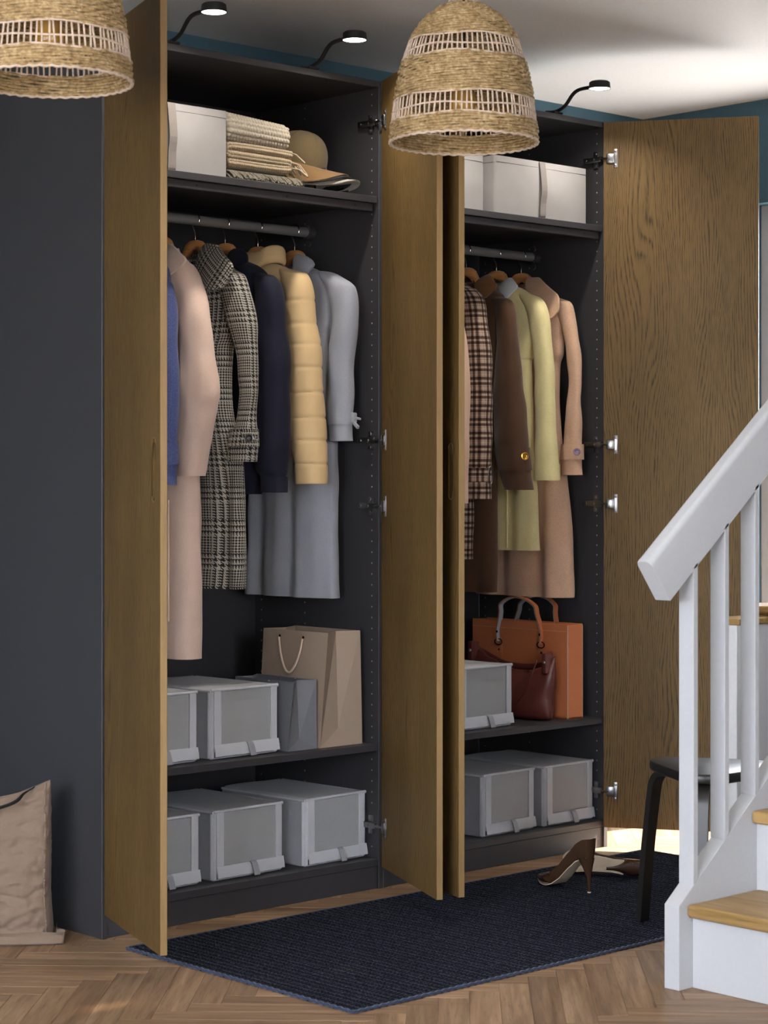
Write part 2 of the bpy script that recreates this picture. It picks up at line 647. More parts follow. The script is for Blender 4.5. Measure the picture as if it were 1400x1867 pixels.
M_STRAW = m_straw('seagrass_weave', C(120, 97, 65), C(160, 136, 98), C(194, 173, 136))
M_CORDP = m_straw('pale_jute_cord', C(178, 160, 142), C(198, 180, 164), C(212, 196, 180))


def m_rug():
    t = NT('navy_flatweave')
    tc = t.n('TexCoord')
    sp = t.n('SeparateXYZ')
    t.l(tc.outputs['Object'], sp.inputs[0])
    v = t.coord('Object')
    n1 = t.noise(v, 260, 3, 0.7)
    n2 = t.noise(v, 3.0, 2)
    tw = t.math('SINE', t.math('MULTIPLY', t.math('ADD', sp.outputs[0], sp.outputs[1]), 520.0))
    st_ = t.math('ABSOLUTE', t.math('SINE', t.math('MULTIPLY', t.math('ADD', sp.outputs[0], 0.022), PI / 0.0225)))
    f = t.math('ADD', t.math('MULTIPLY', n1, 0.9), t.math('ADD', t.math('MULTIPLY', tw, 0.06), t.math('MULTIPLY', t.math('SUBTRACT', st_, 0.64), 0.22)))
    col = t.ramp(f, (0.34, C(16, 17, 22)), (0.50, C(34, 37, 46)), (0.72, C(86, 90, 104)))
    t.base(col).set(1.0, 0, 0.03, 0.0)
    t.bump(f, 0.7, 0.002)
    return t.m


M_RUG = m_rug()

# ================================================================== THE ROOM
CEIL = 2.56
XL, XR, YF, YB = -3.9, 2.9, -6.2, 0.6

# floor: herringbone oak planks on a screed
fl = MB().box((XL, YF, -0.06), (XR + 0.12, YB + 0.12, -0.014)).obj('floor', m_plain('screed', C(70, 58, 48), 0.9))
struct(fl)
PW, PN = 0.0707, 7
PL = PW * PN


def plank_mb(mb, cx, cy, ang, dz):
    g, ch, t = 0.0002, 0.0007, 0.014
    hx, hy = PL / 2 - g, PW / 2 - g
    co, si = math.cos(ang), math.sin(ang)
    vs, uv = [], []
    for (ex, ey, z) in ((0, 0, -t), (0, 0, -ch), (ch, ch, 0.0)):
        for sx, sy in ((-1, -1), (1, -1), (1, 1), (-1, 1)):
            x, y = sx * (hx - ex), sy * (hy - ey)
            vs.append((cx + x * co - y * si, cy + x * si + y * co, z + dz))
            uv.append((x, y))
    fs = [(8, 9, 10, 11)]
    for k in (0, 4):
        for j in range(4):
            fs.append((k + j, k + (j + 1) % 4, k + 4 + (j + 1) % 4, k + 4 + j))
    mb.add(vs, fs, [[uv[i] for i in f] for f in fs])


pm = MB()
plank_mb(pm, 0, 0, 0, 0)
plank_me = pm.mesh('plank')
q = PW / math.sqrt(2)
OY = -0.725
spots = []
for lat in range(-8, 5):
    for i in range(-130, 90):
        for kind in (0, 1):
            if kind == 0:
                gx, gy, ang = i + PN / 2, i + 0.5 + 2 * PN * lat, -PI / 4
            else:
                gx, gy, ang = i + 0.5, i + 1 + PN / 2 + 2 * PN * lat, PI / 4
            x = q * (gx + gy) + 0.02 - q * 2 * PN * lat
            y = q * (gy - gx) + OY
            if XL + 0.2 < x < XR - 0.02 and YF + 0.2 < y < YB - 0.05:
                spots.append((x, y, ang))


def in_view(x, y):
    d = Vector((x, y, 0)) - cam.location
    dep = d.x * math.sin(YAW) + d.y * math.cos(YAW)
    r = d.x * math.cos(YAW) - d.y * math.sin(YAW)
    if dep < 3:
        return None
    u = 700 + 3738.73 * r / dep
    v = 879.28 + 3738.73 * 1.18935 / dep
    hid = (0.15 < x < 2.0 and y > 0.2) or (0.15 < x < 1.85 and -0.85 < y < -0.3) or (x > 1.05 and y < -1.5)
    return dep if (-150 < u < 1550 and v < 1960 and y < 0.45 and not hid) else None


ranked = sorted([(in_view(x, y), x, y, a) for x, y, a in spots if in_view(x, y)])[:290]
near = {(round(x, 4), round(y, 4)) for _, x, y, _ in ranked}
rest = MB()
for x, y, a in spots:
    dz = random.uniform(-0.0003, 0.0)
    if (round(x, 4), round(y, 4)) in near:
        o = mkobj('plank', plank_me, M_FLOOR, fl)
        o.location = (x, y, dz)
        o.rotation_euler = (0, 0, a)
    else:
        plank_mb(rest, x, y, a, dz)
stuff(rest.obj('planks', M_FLOOR, fl))

# ceiling and walls
struct(MB().box((XL - 0.1, YF - 0.1, CEIL), (XR + 0.12, YB + 0.12, CEIL + 0.1)).obj('ceiling', M_CEIL))
struct(MB().box((XL, YB, -0.06), (XR + 0.12, YB + 0.12, CEIL)).obj('wall_back', M_TEAL))


def wall_with_holes(name, mat, x0, x1, y0, y1, z0, z1, holes, swap=False):
    """a wall along y (along x if swap), pierced by (ya, yb, za, zb)"""
    mb = MB()
    ys = y0
    for ya, yb, za, zb in sorted(holes):
        if ya > ys:
            mb.box((x0, ys, z0), (x1, ya, z1))
        if za > z0:
            mb.box((x0, ya, z0), (x1, yb, za))
        if zb < z1:
            mb.box((x0, ya, zb), (x1, yb, z1))
        ys = yb
    if ys < y1:
        mb.box((x0, ys, z0), (x1, y1, z1))
    if swap:
        mb.v = [(y, x, z) for x, y, z in mb.v]
        mb.f = [f[::-1] for f in mb.f]
    return struct(mb.obj(name, mat))


W1 = (-0.55, 0.10, 0.06, 2.19)
W_GLINT = (-1.335, -1.165, 1.64, 2.24)  # slit added so that the sun throws glints on the floor
wall_with_holes('wall_right', M_TEAL, XR, XR + 0.12, YF, YB, -0.06, CEIL, [W1, W_GLINT])
WL = [(-3.7, -2.5, 0.5, 2.3), (-2.3, -1.1, 0.5, 2.3)]
wall_with_holes('wall_left', M_WALLW, XL - 0.12, XL, YF, YB, -0.06, CEIL, WL)


WF_FILL = [(-2.7, -1.3, 0.7, 2.4)]  # opening added behind the camera to bring in interior fill light
wall_with_holes('wall_front', M_WALLW, YF - 0.12, YF, XL, XR, -0.06, CEIL, WF_FILL, True)


def window(name, x, ya, yb, za, zb, fr=0.05, bars=1, swap=False, glass=None):
    def fx(m):
        if swap:
            m.v = [(b, a, c) for a, b, c in m.v]
            m.f = [f[::-1] for f in m.f]
        return m
    mb = MB()
    mb.box((x - 0.025, ya, za), (x + 0.025, ya + fr, zb), bev=0.004)
    mb.box((x - 0.025, yb - fr, za), (x + 0.025, yb, zb), bev=0.004)
    mb.box((x - 0.025, ya + fr, za), (x + 0.025, yb - fr, za + fr), bev=0.004)
    mb.box((x - 0.025, ya + fr, zb - fr), (x + 0.025, yb - fr, zb), bev=0.004)
    w = struct(fx(mb).obj(name, M_WHITE))
    for k in range(bars):
        zc = za + (zb - za) * (k + 1) / (bars + 1)
        fx(MB().box((x - 0.02, ya + fr, zc - 0.015), (x + 0.02, yb - fr, zc + 0.015))).obj('glazing_bar', M_WHITE, w)
    fx(MB().box((x - 0.003, ya + fr, za + fr), (x + 0.003, yb - fr, zb - fr))).obj('pane', glass or M_PANE, w)
    return w


M_PANE = m_glass('window_glass')
window('window_1', XR + 0.085, *W1, fr=0.06, bars=0)
for n, h in enumerate(WL):
    window('window_%d' % (n + 2), XL - 0.06, *h, bars=1)
w5 = window('window_5', XR + 0.06, *W_GLINT, fr=0.06, bars=0, glass=m_glass('tinted_glass', (0.30, 0.28, 0.25, 1)))  # added slit window; dark glass dims its sun glints
for za, zb in ((1.765, 1.835), (1.875, 2.065)):  # bars placed to break the sun streak into glints
    MB().box((XR + 0.045, W_GLINT[0] + 0.06, za), (XR + 0.075, W_GLINT[1] - 0.06, zb)).obj('glazing_bar', M_WHITE, w5)
for n, h in enumerate(WF_FILL):
    window('window_%d' % (n + 4), YF - 0.06, *h, bars=1, swap=True)  # unseen window, put in as the fill source

# low partition by the stairs, capped in oak
pt = struct(MB().box((1.97, -0.545, 0.0), (XR, -0.475, 0.752), bev=0.003).obj('wall_low', M_PARTW))
MB().box((1.955, -0.565, 0.752), (XR, -0.455, 0.772), bev=0.004).obj('cap_board', M_TREAD, pt, 'light oak capping board')

# ================================================================== WARDROBES
H, D, T = 2.364, 0.58, 0.018


def door_mesh(side):
    """local: x from hinge edge to free edge; side=-1: outer face at y=0, inner at .018; side=+1: the mirror image"""
    w, t, z0, z1 = 0.497, 0.018, 0.067, 2.360
    def yy(a):
        return a if side < 0 else t - a
    mb = MB()
    mb.box((0, 0, z0), (w, t, z1), bev=0.0008, seg=1)
    me = mb.mesh('door')
    o = bpy.data.objects.new('door_tmp', me)
    COL.objects.link(o)
    cut = MB()
    sx, hw, za, zb = 0.446, 0.0145, 1.142, 1.296
    poly = []
    for k in range(13):
        a = PI * k / 12
        poly.append((sx + hw * math.cos(a), zb - hw + hw * math.sin(a)))
    for k in range(13):
        a = PI + PI * k / 12
        poly.append((sx + hw * math.cos(a), za + hw + hw * math.sin(a)))
    cut.prism(poly, 1, *sorted((yy(-0.01), yy(0.0125))))
    c = cut.obj('cut_tmp', None)
    md = o.modifiers.new('b', 'BOOLEAN')
    md.operation = 'DIFFERENCE'
    md.object = c
    md.solver = 'EXACT'
    dg = bpy.context.evaluated_depsgraph_get()
    res = bpy.data.meshes.new_from_object(o.evaluated_get(dg))
    bpy.data.objects.remove(o)
    bpy.data.objects.remove(c)
    res.materials.clear()
    res.materials.append(M_DOOR)
    res.materials.append(M_DOOREDGE)
    for p in res.polygons:
        p.material_index = 1 if abs(p.normal.x) > 0.9 and p.area > 0.01 else 0
    res.name = 'door'
    # slim routed rim round the grip
    rim = MB()
    pts = [(x, yy(0.0), z) for x, z in poly]
    rim.tube(pts + pts[:2], 0.0011, 5, False)
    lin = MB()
    lin.prism([(sx + (x - sx) * 0.985, z) for x, z in poly], 1, *sorted((yy(0.0115), yy(0.0128))))  # added plate; its dark colour stands for shade in the recess
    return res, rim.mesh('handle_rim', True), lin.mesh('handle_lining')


DM = {-1: door_mesh(-1), 1: door_mesh(1)}


def hinge(wd, door, zc, xs, sgn, p, dvec, nvec):
    """clip-on hinge: cross plate on the side panel (inner face at xs, sgn = inward x), arm, cup flange on the door's inner face"""
    h = MB()
    i = sgn
    h.box((min(xs, xs + i * 0.006), 0.022, zc - 0.027), (max(xs, xs + i * 0.006), 0.040, zc + 0.027), bev=0.002)
    for dz in (-0.020, 0.020):
        h.lathe([(0.0045, 0), (0.0045, 0.003), (0.002, 0.0035)], n=10,
                M=Matrix.Translation((xs + i * 0.006, 0.031, zc + dz)) @ Matrix.Rotation(i * PI / 2, 4, 'Y'))
    ho = h.obj('hinge', M_CHROME, wd, 30)
    a = MB()
    a.box((min(xs + i * 0.005, xs + i * 0.017), 0.000, zc - 0.009), (max(xs + i * 0.005, xs + i * 0.017), 0.075, zc + 0.009), bev=0.003)
    for yy_ in (0.062, 0.030):
        a.lathe([(0.004, 0), (0.004, 0.002), (0.0015, 0.0025)], n=10,
                M=Matrix.Translation((xs + i * 0.017, yy_, zc)) @ Matrix.Rotation(i * PI / 2, 4, 'Y'))
    a.obj('hinge_arm', M_CHROME, ho, 30)
    c = MB()
    base = Vector((p[0], p[1], 0))
    dv, nv = Vector((dvec[0], dvec[1], 0)), Vector((nvec[0], nvec[1], 0))
    M = Matrix(((dv.x, nv.x, 0, base.x), (dv.y, nv.y, 0, base.y), (0, 0, 1, zc), (0, 0, 0, 1)))
    c.box((0.034, 0, -0.030), (0.046, 0.003, 0.030), M, 0.0012)
    c.box((0.010, 0, -0.016), (0.036, 0.006, 0.016), M, 0.005)
    for dz in (-0.023, 0.023):
        c.lathe([(0.0045, 0), (0.0045, 0.002), (0.002, 0.003)], n=10,
                M=M @ Matrix.Translation((0.040, 0.003, dz)) @ Matrix.Rotation(-PI / 2, 4, 'X'))
    c.obj('cup_flange', M_CHROME, ho, 30)
    l = MB()
    A = Vector((xs + i * 0.011, 0.004, zc))
    B = base + dv * 0.016 + nv * 0.008 + Vector((0, 0, zc))
    l.tube([A, (A + B) / 2 + Vector((i * 0.004, -0.003, 0)), B], 0.0065, 6, True, 0.45, (0, 0, 1))
    l.obj('hinge_link', M_CHROME, ho, 30)


def wardrobe(x0, label, doors):
    wd = thing('wardrobe', label, 'wardrobe', (x0 + 0.5, D / 2, 0))
    e = 0.0006
    def panel(name, lo, hi, bev=0.0012, mat=M_GREY):
        lo = (lo[0] + x0, lo[1], lo[2]); hi = (hi[0] + x0, hi[1], hi[2])
        return MB().box(lo, hi, bev=bev, seg=1).obj(name, mat, wd)
    panel('side_panel', (e, 0, 0), (T, D - 0.01, H))
    panel('side_panel', (1 - T, 0, 0), (1 - e, D - 0.01, H))
    panel('top_panel', (T, 0.001, H - 0.020), (1 - T, D - 0.012, H - 0.0005))
    panel('bottom_panel', (T, 0.001, 0.068), (1 - T, D - 0.012, 0.088))
    panel('plinth', (T, 0.006, 0.0), (1 - T, 0.022, 0.0668))
    bp = panel('back_panel', (T, D - 0.012, 0.05), (1 - T, D - 0.006, H - 0.01))
    sh = panel('shelf', (T + 0.001, 0.004, 2.006), (1 - T - 0.001, D - 0.03, 2.026))
    MB().box((x0 + 0.03, 0.012, 1.982), (x0 + 0.97, 0.034, 2.0052), bev=0.003).obj('shelf_rail', M_GREY, sh)
    sc = MB()
    for sx in (0.32, 0.64, 0.9):
        sc.lathe([(0.0025, 0), (0.0022, 0.001)], n=8, M=Matrix.Translation((x0 + sx, 0.012, 1.994)) @ Matrix.Rotation(PI / 2, 4, 'X'))
    stuff(sc.obj('rail_screws', M_BLACK, sh))
    panel('shelf', (T + 0.001, 0.004, 0.403), (1 - T - 0.001, D - 0.03, 0.423))
    # clothes rail with end brackets
    r = MB().tube([(x0 + T + 0.002, 0.30, 1.945), (x0 + 1 - T - 0.002, 0.30, 1.945)], 0.0155, 20, True, 0.95)
    r.obj('clothes_rail', M_RAIL, wd, 40)
    for i, xs in ((1, x0 + T), (-1, x0 + 1 - T)):
        b = MB()
        b.lathe([(0.021, 0), (0.021, 0.022), (0.018, 0.024)], n=20, M=Matrix.Translation((xs, 0.30, 1.945)) @ Matrix.Rotation(i * PI / 2, 4, 'Y'))
        for dz in (-0.03, 0.03):
            b.lathe([(0.010, 0), (0.010, 0.006), (0.004, 0.007)], n=14, M=Matrix.Translation((xs, 0.31, 1.945 + dz)) @ Matrix.Rotation(i * PI / 2, 4, 'Y'))
        b.obj('rail_bracket', M_GREY, wd, 40)
    # rows of pale peg-hole bushes in both side panels
    ph = MB()
    for i, xs in ((1, x0 + T), (-1, x0 + 1 - T)):
        for yy_, z_a, z_b in ((0.030, 0.12, 2.33), (0.331, 0.12, 2.33), (0.538, 0.12, 2.33)):
            z = z_a
            while z < z_b:
                if not any(abs(z - hz) < 0.035 for hz in HZ):
                    ph.lathe([(0.0026, 0), (0.0026, 0.0006), (0.001, 0.0007)], n=6,
                             M=Matrix.Translation((xs, yy_, z)) @ Matrix.Rotation(i * PI / 2, 4, 'Y'))
                z += 0.032
    stuff(ph.obj('peg_holes', M_DARKHOLE, wd))
    for (hx, hy, ang, side, lb) in doors:
        me, rim, lin = DM[side]
        d = mkobj('door', me, None, wd, lb)
        d.location = (hx, hy, 0)
        d.rotation_euler = (0, 0, ang)
        mkobj('handle_rim', rim, M_DOOREDGE, d)
        mkobj('handle_lining', lin, M_SLOTSHADE, d, 'dark plate in the routed grip, coloured as the shade there')
        dv = (math.cos(ang), math.sin(ang))
        n = (-dv[1], dv[0])          # local +y
        if side > 0:                 # inner face at y=0, looking along -y
            nin, p = (-n[0], -n[1]), (hx, hy)
            xs, sg = x0 + 1 - T, -1
        else:
            nin, p = n, (hx + n[0] * 0.018, hy + n[1] * 0.018)
            xs, sg = x0 + T, 1
        for zc in HZ:
            hinge(wd, d, zc, xs, sg, p, dv, nin)
    return wd


HZ = (2.2415, 1.312, 1.120, 0.185)
R = math.radians
A1 = R(-110.0)
wardrobe(0.0, 'open anthracite wardrobe with smoked oak doors, knit blankets on its top shelf', [
    (-0.005, -0.019, A1, -1, None), (0.975, -0.020, R(-115.7), 1, None)])
wardrobe(1.0, 'open anthracite wardrobe with smoked oak doors, holding a cognac leather tote bag', [
    (0.995, -0.019, A1, -1, None), (1.972, -0.007, R(-56.9), 1, None)])


# picture-light style wardrobe lamps on top of the frames
def wardrobe_lamp(x, label):
    t = thing('wardrobe_lamp', label, 'lamp', (x, 0.05, H), 0, 'black lamps on top of the wardrobes')
    MB().box((x - 0.02, 0.004, H + 0.0003), (x + 0.02, 0.075, H + 0.009), bev=0.003).obj('mounting_plate', M_BLACK, t)
    path = catmull([(x, 0.06, H + 0.013), (x, 0.02, H + 0.010), (x, -0.02, H + 0.022), (x, -0.055, H + 0.055),
                    (x, -0.085, H + 0.066), (x, -0.135, H + 0.066)], 26)
    MB().tube([tuple(p) for p in path], 0.0058, 10, True, 1.0, (1, 0, 0)).obj('arm', M_BLACK, t, 50)
    c = (x, -0.166, H + 0.056)
    MB().lathe([(0.0, 0.0235), (0.028, 0.0235), (0.0325, 0.020), (0.0345, 0.0), (0.0330, 0.0), (0.032, 0.004)], c, 40, False).obj('head', M_BLACK, t, 40)
    MB().lathe([(0.0322, 0.0015), (0.0322, 0.0035)], c, 40).obj('diffuser', M_LED, t, 40, 'glowing warm white disc')
    ld = bpy.data.lights.new('led', 'AREA')
    ld.shape = 'DISK'
    ld.size = 0.06
    ld.energy = LED_W
    ld.spread = math.radians(130)
    ld.color = (1.0, 0.93, 0.83)
    lo = bpy.data.objects.new('led', ld)
    COL.objects.link(lo)
    lo.location = (x, -0.166, H + 0.055)
    lo.rotation_euler = (math.radians(4), 0, 0)
    lo.parent = t
    lo.matrix_parent_inverse = t.matrix_basis.inverted()


wardrobe_lamp(0.239, 'black gooseneck lamp over the white box with the blanket stack')
wardrobe_lamp(0.736, 'black gooseneck lamp above the baseball caps')
wardrobe_lamp(1.27, 'black gooseneck lamp behind the hanging seagrass shade')
wardrobe_lamp(1.77, 'black gooseneck lamp above the strapped white fabric box')

# ================================================================== HANGERS AND CLOTHES
SC, SS = math.cos(YAW), math.sin(YAW)


def wooden_hanger(x, label, rot=0.0):
    """hook over the rail at (x, .30); shoulders along y"""
    t = thing('clothes_hanger', label, 'hanger', (x, 0.30, 1.78), 0, 'wooden hangers on the clothes rails')
    R0 = Matrix.Translation((x, 0.30, 0)) @ Matrix.Rotation(rot, 4, 'Z')
    hk = MB()
    pts = []
    for k in range(15):
        a = math.radians(200 - 235 * k / 14)
        pts.append((0.0, 0.0195 * math.cos(a), 1.9455 + 0.0195 * math.sin(a)))
    pts += [(0, 0.008, 1.921), (0, 0.0, 1.908), (0, 0, 1.895), (0, 0, 1.872)]
    hk.tube([(R0 @ Vector(p))[:] for p in pts], 0.0021, 8, True, 1.0, (1, 0, 0))
    hk.obj('hook', M_HOOK, t, 60)
    top, bot = [], []
    for k in range(25):
        f = -1 + 2 * k / 24
        a = abs(f)
        zt = 1.888 - 0.030 * min(1, a / 0.34) ** 3 - 0.150 * max(0, a - 0.30)
        hgt = 0.046 - 0.014 * a
        zb = zt - hgt - (0.0 if a > 0.25 else -0.018 * (1 - a / 0.25))
        top.append((f * 0.150, zt))
        bot.append((f * 0.150, zb))
    rings = []
    for (y, zt), (_, zb) in zip(top, bot):
        h = 0.0125
        m = (zt + zb) / 2
        rg = []
        for j in range(12):
            a = 2 * PI * j / 12
            cx, cz = math.cos(a), math.sin(a)
            rg.append((R0 @ Vector((h * math.copysign(abs(cx) ** 0.6, cx), y, m + (zt - zb) / 2 * math.copysign(abs(cz) ** 0.6, cz))))[:])
        rings.append(rg)
    b = MB()
    b.loft(rings)
    fixn(b.obj('shoulder_bar', M_HANGER, t, 50))
    return t


def cloth_loft(rows, nz, nr, xc, e=0.75, fold=0.0, fl=0.11, wr=0.0, seed=0, quilt=(), cap0=True, cap1=True, fold_from=1.6):
    """rows: (z, yc, half width in y, half depth in x, dx).  returns rings"""
    Rw = catmull(rows, nz)
    rings = []
    th = np.linspace(0, 2 * PI, nr, endpoint=False)
    cy, sx = np.cos(th), np.sin(th)
    ey = np.sign(cy) * np.abs(cy) ** e
    ex = np.sign(sx) * np.abs(sx) ** e
    for z, yc, a, b, dx in Rw:
        g = 1.0
        for zq in quilt:
            g -= 0.085 * math.exp(-((z - zq) / 0.0038) ** 2)
        y = yc + a * ey * (1 - (1 - g) * 0.5)
        x = xc + dx + b * ex * g
        if fold:
            k = np.clip((fold_from - z) / 0.6, 0, 1)
            w = np.sin(2 * PI * (y + 0.02 * math.sin(3 * z + seed)) / fl + seed * 1.7) + 0.5 * np.sin(2 * PI * y / (fl * 0.57) + seed)
            x = x + fold * k * w * (0.35 + 0.65 * np.abs(ey) ** 0.2)
        P = np.stack([x, y, np.full(nr, z)], 1)
        if wr:
            nz_ = 0.45 * wnoise(P * np.array([1, 1, 0.5]), 70, seed % 20) + 0.9 * wnoise(P * np.array([1.0, 1.2, 0.7]), 30, (seed + 4) % 20)
            d = np.stack([ex, ey, 0 * ex], 1)
            P = P + d * (nz_ * wr)[:, None]
        rings.append(P)
    return rings


def sleeve_rows(tab, dx, yflip=None):
    """tab: (z, centre y, half width, half depth); gives loft rows, closed softly at the top"""
    tab = list(tab)
    if tab[0][0] - tab[1][0] < 0.016:
        tab = tab[1:]
    z, y, a, b = tab[0]
    tab = [(z + 0.026, y + 0.052, a * 0.16, b * 0.3), (z + 0.021, y + 0.036, a * 0.45, b * 0.6), (z + 0.012, y + 0.018, a * 0.76, b * 0.85)] + tab
    rows = [(z, y, a, b, dx) for z, y, a, b in tab]
    if yflip is not None:
        rows = [(z, 2 * yflip - y, a, bb, -dx) for z, y, a, bb, dx in rows]
    return rows


def flap(mb, outline, xs, thick=0.007, bulge=0.010):
    """a collar leaf: outline in (y, z), laid on the plane x = xs with a slight roll"""
    xs -= 0.010
    Q = np.array(outline, float)
    for _ in range(3):                                   # corner cutting rounds the outline a little
        N_ = np.roll(Q, -1, 0)
        k = 0.18
        Q = np.stack([Q * (1 - k) + N_ * k, Q * k + N_ * (1 - k)], 1).reshape(-1, 2)
    c = Q.mean(0)
    ry, rz = np.abs(Q[:, 0] - c[0]).max(), np.abs(Q[:, 1] - c[1]).max()
    def leaf(f, off):
        P_ = c + (Q - c) * f
        fy, fz = (P_[:, 0] - c[0]) / ry, (P_[:, 1] - c[1]) / rz
        x_ = xs - bulge * (1 - np.minimum(1, fy * fy)) + 0.030 * np.maximum(0, fz) ** 2 - 0.012 * np.maximum(0, -fz) + off
        return np.stack([x_, P_[:, 0], P_[:, 1]], 1)
    fs_ = (0.02, 0.2, 0.4, 0.6, 0.8, 0.93, 1.0)
    rings = [leaf(f, 0) for f in fs_] + [leaf(f, thick) for f in fs_[::-1]]
    m = MB()
    m.loft(rings)
    uv = [[(m.v[i][1] * 0.8 + m.v[i][2] * 0.6, m.v[i][2] * 0.8 - m.v[i][1] * 0.6) for i in f] for f in m.f]
    mb.add(m.v, m.f, uv)


def neck_collar(mb, x, y, z, ry, rx, h, lean=0.01, open_front=True, thick=0.005):
    """standing collar ring behind the hanger, open towards -x"""
    n = 28
    rings = []
    for k in range(n + 1):
        a = math.radians(-128 + 256 * k / n) if open_front else math.radians(-180 + 360 * k / n)
        c, s = math.cos(a), math.sin(a)
        o = lambda d, zz, l: (x + (rx + d + l) * c, y + (ry + d + l) * s, zz)
        dip = -0.012 * (1 - c) * 0.5
        rings.append([o(0, z, 0), o(0, z + h + dip, lean * -1), o(thick, z + h + dip, lean * -1), o(thick, z, 0)])
    mb.loft(rings, True, True, True, True)


def button(parent, mat, p, r=0.011, nrm=(-0.7, -0.7, 0)):
    q = Vector(nrm).normalized().to_track_quat('Z', 'Y').to_matrix().to_4x4()
    M = Matrix.Translation(p) @ q
    b = MB()
    b.lathe([(r * 0.2, 0.0016), (r * 0.62, 0.0016), (r * 0.72, 0.0032), (r, 0.0026), (r, 0.0), ], n=24, cap=False, M=M)
    b.lathe([(r, 0), (r, 0.0005)], n=24, M=M)
    o = fixn(b.obj('button', mat, parent, 60))
    h = MB()
    for sx, sy in ((1, 1), (-1, 1), (1, -1), (-1, -1)):
        h.lathe([(r * 0.11, 0.0012), (r * 0.11, 0.0021)], (sx * r * 0.22, sy * r * 0.22, 0), 6, True, M)
    h.obj('button_holes', M_BUTD, o)
    return o


def cuff_band(t, mat, z0, z1, tab, dx, xc, grow=0.004, name='cuff'):
    """a band round the sleeve between two heights"""
    T = np.array(sorted(tab))
    rows = []
    for z in (z0, z1):
        rows.append((z,) + tuple(float(np.interp(z, T[:, 0], T[:, k])) for k in (1, 2, 3)))
    th = np.linspace(0, 2 * PI, 40, endpoint=False)
    cy, sx = np.cos(th), np.sin(th)
    ey = np.sign(cy) * np.abs(cy) ** .85
    ex = np.sign(sx) * np.abs(sx) ** .85
    rings = []
    for (z, yc, a, b), g in ((rows[0], -0.003), (rows[0], grow), (rows[1], grow), (rows[1], -0.003)):
        rings.append(np.stack([xc + dx + (b + g) * ex, yc + (a + g) * ey, np.full(40, z)], 1))
    m = MB()
    m.loft(rings, False, False, True, True)
    return fixn(m.obj(name, mat, t, 35))


def garment(name, label, cat, x, mat, body, sl, group, sldx=-0.006, nz=80, e=0.75, fold=0.008, fl=0.11, wr=0.0016,
            quilt=(), collar=None, cmat=None, colx=None, ring=(0.055, 0.045, 0.03), seed=1, bquilt=(), open_ring=True):
    t = thing(name, label, cat, (x, 0.29, body[-1][0]), 0, group)
    mb = MB()
    mb.loft(cloth_loft(body, nz, 110, x, e, fold, fl, wr, seed, bquilt), True, True, True, True)
    fixn(mb.obj('body', mat, t, 50))
    m = MB()
    m.loft(cloth_loft(sleeve_rows(sl, sldx), nz, 56, x, 0.85, 0, fl, wr * 1.5, seed + 3, quilt), True, True, True, True)
    fixn(m.obj('sleeve', mat, t, 50))
    m = MB()
    m.loft(cloth_loft(sleeve_rows(sl, sldx, 0.30), 40, 32, x, 0.85, 0, fl, wr * 1.5, seed + 5, quilt), True, True, True, True)
    fixn(m.obj('sleeve', mat, t, 50))
    if collar:
        c = MB()
        if ring:
            neck_collar(c, x, 0.295, 1.826, ring[0], ring[1], ring[2], open_front=open_ring)
        for outl in collar:
            flap(c, outl, colx)
        fixn(c.obj('collar', cmat or mat, t, 50))
    return t


def bodyrows(sh, lower, b=0.042, yc=0.30):
    """neck and shoulders, then (z, yc, half width, half depth)"""
    rows = [(1.838, yc, 0.050, 0.022, 0), (1.831, yc, 0.078, 0.030, 0), (1.812, yc, sh * 0.70, b * .95, 0), (1.785, yc, sh * 0.92, b, 0),
            (1.745, yc, sh, b, 0), (1.68, yc, sh * 0.98, b, 0)]
    rows += [(z, c_, a_, b_, 0) for z, c_, a_, b_ in lower]
    return rows


G1 = 'clothes hanging in the wardrobe with the blankets'
G2 = 'clothes hanging in the wardrobe with the tote bag'

# -- wardrobe one ----------------------------------------------------
x = 0.318
S = [(1.757, 0.221, 0.055, 0.041), (1.742, 0.22, 0.065, 0.046), (1.692, 0.209, 0.07, 0.048), (1.573, 0.197, 0.071, 0.048), (1.472, 0.193, 0.071, 0.048), (1.349, 0.195, 0.069, 0.047), (1.295, 0.197, 0.067, 0.046), (1.182, 0.199, 0.07, 0.048)]
S = [(z_, y_ - 0.018, a_, b_ * 0.9) for z_, y_, a_, b_ in S]
t = garment('denim_jacket', 'blue denim jacket with a big button on its cuff, hanging beside the blush coat', 'jacket', x, M_DENIM,
            bodyrows(0.17, [(1.5, 0.32, 0.17, 0.040), (1.3, 0.33, 0.165, 0.040), (1.16, 0.33, 0.165, 0.040)], 0.04, 0.31), S, G1, fold=0.004, seed=2)
cuff_band(t, M_DENIM, 1.296, 1.238, S, -0.006, x, 0.004, 'cuff_strap')
button(t, M_BUTP, (0.270, 0.148, 1.262), 0.0135, (-0.85, -0.52, 0))

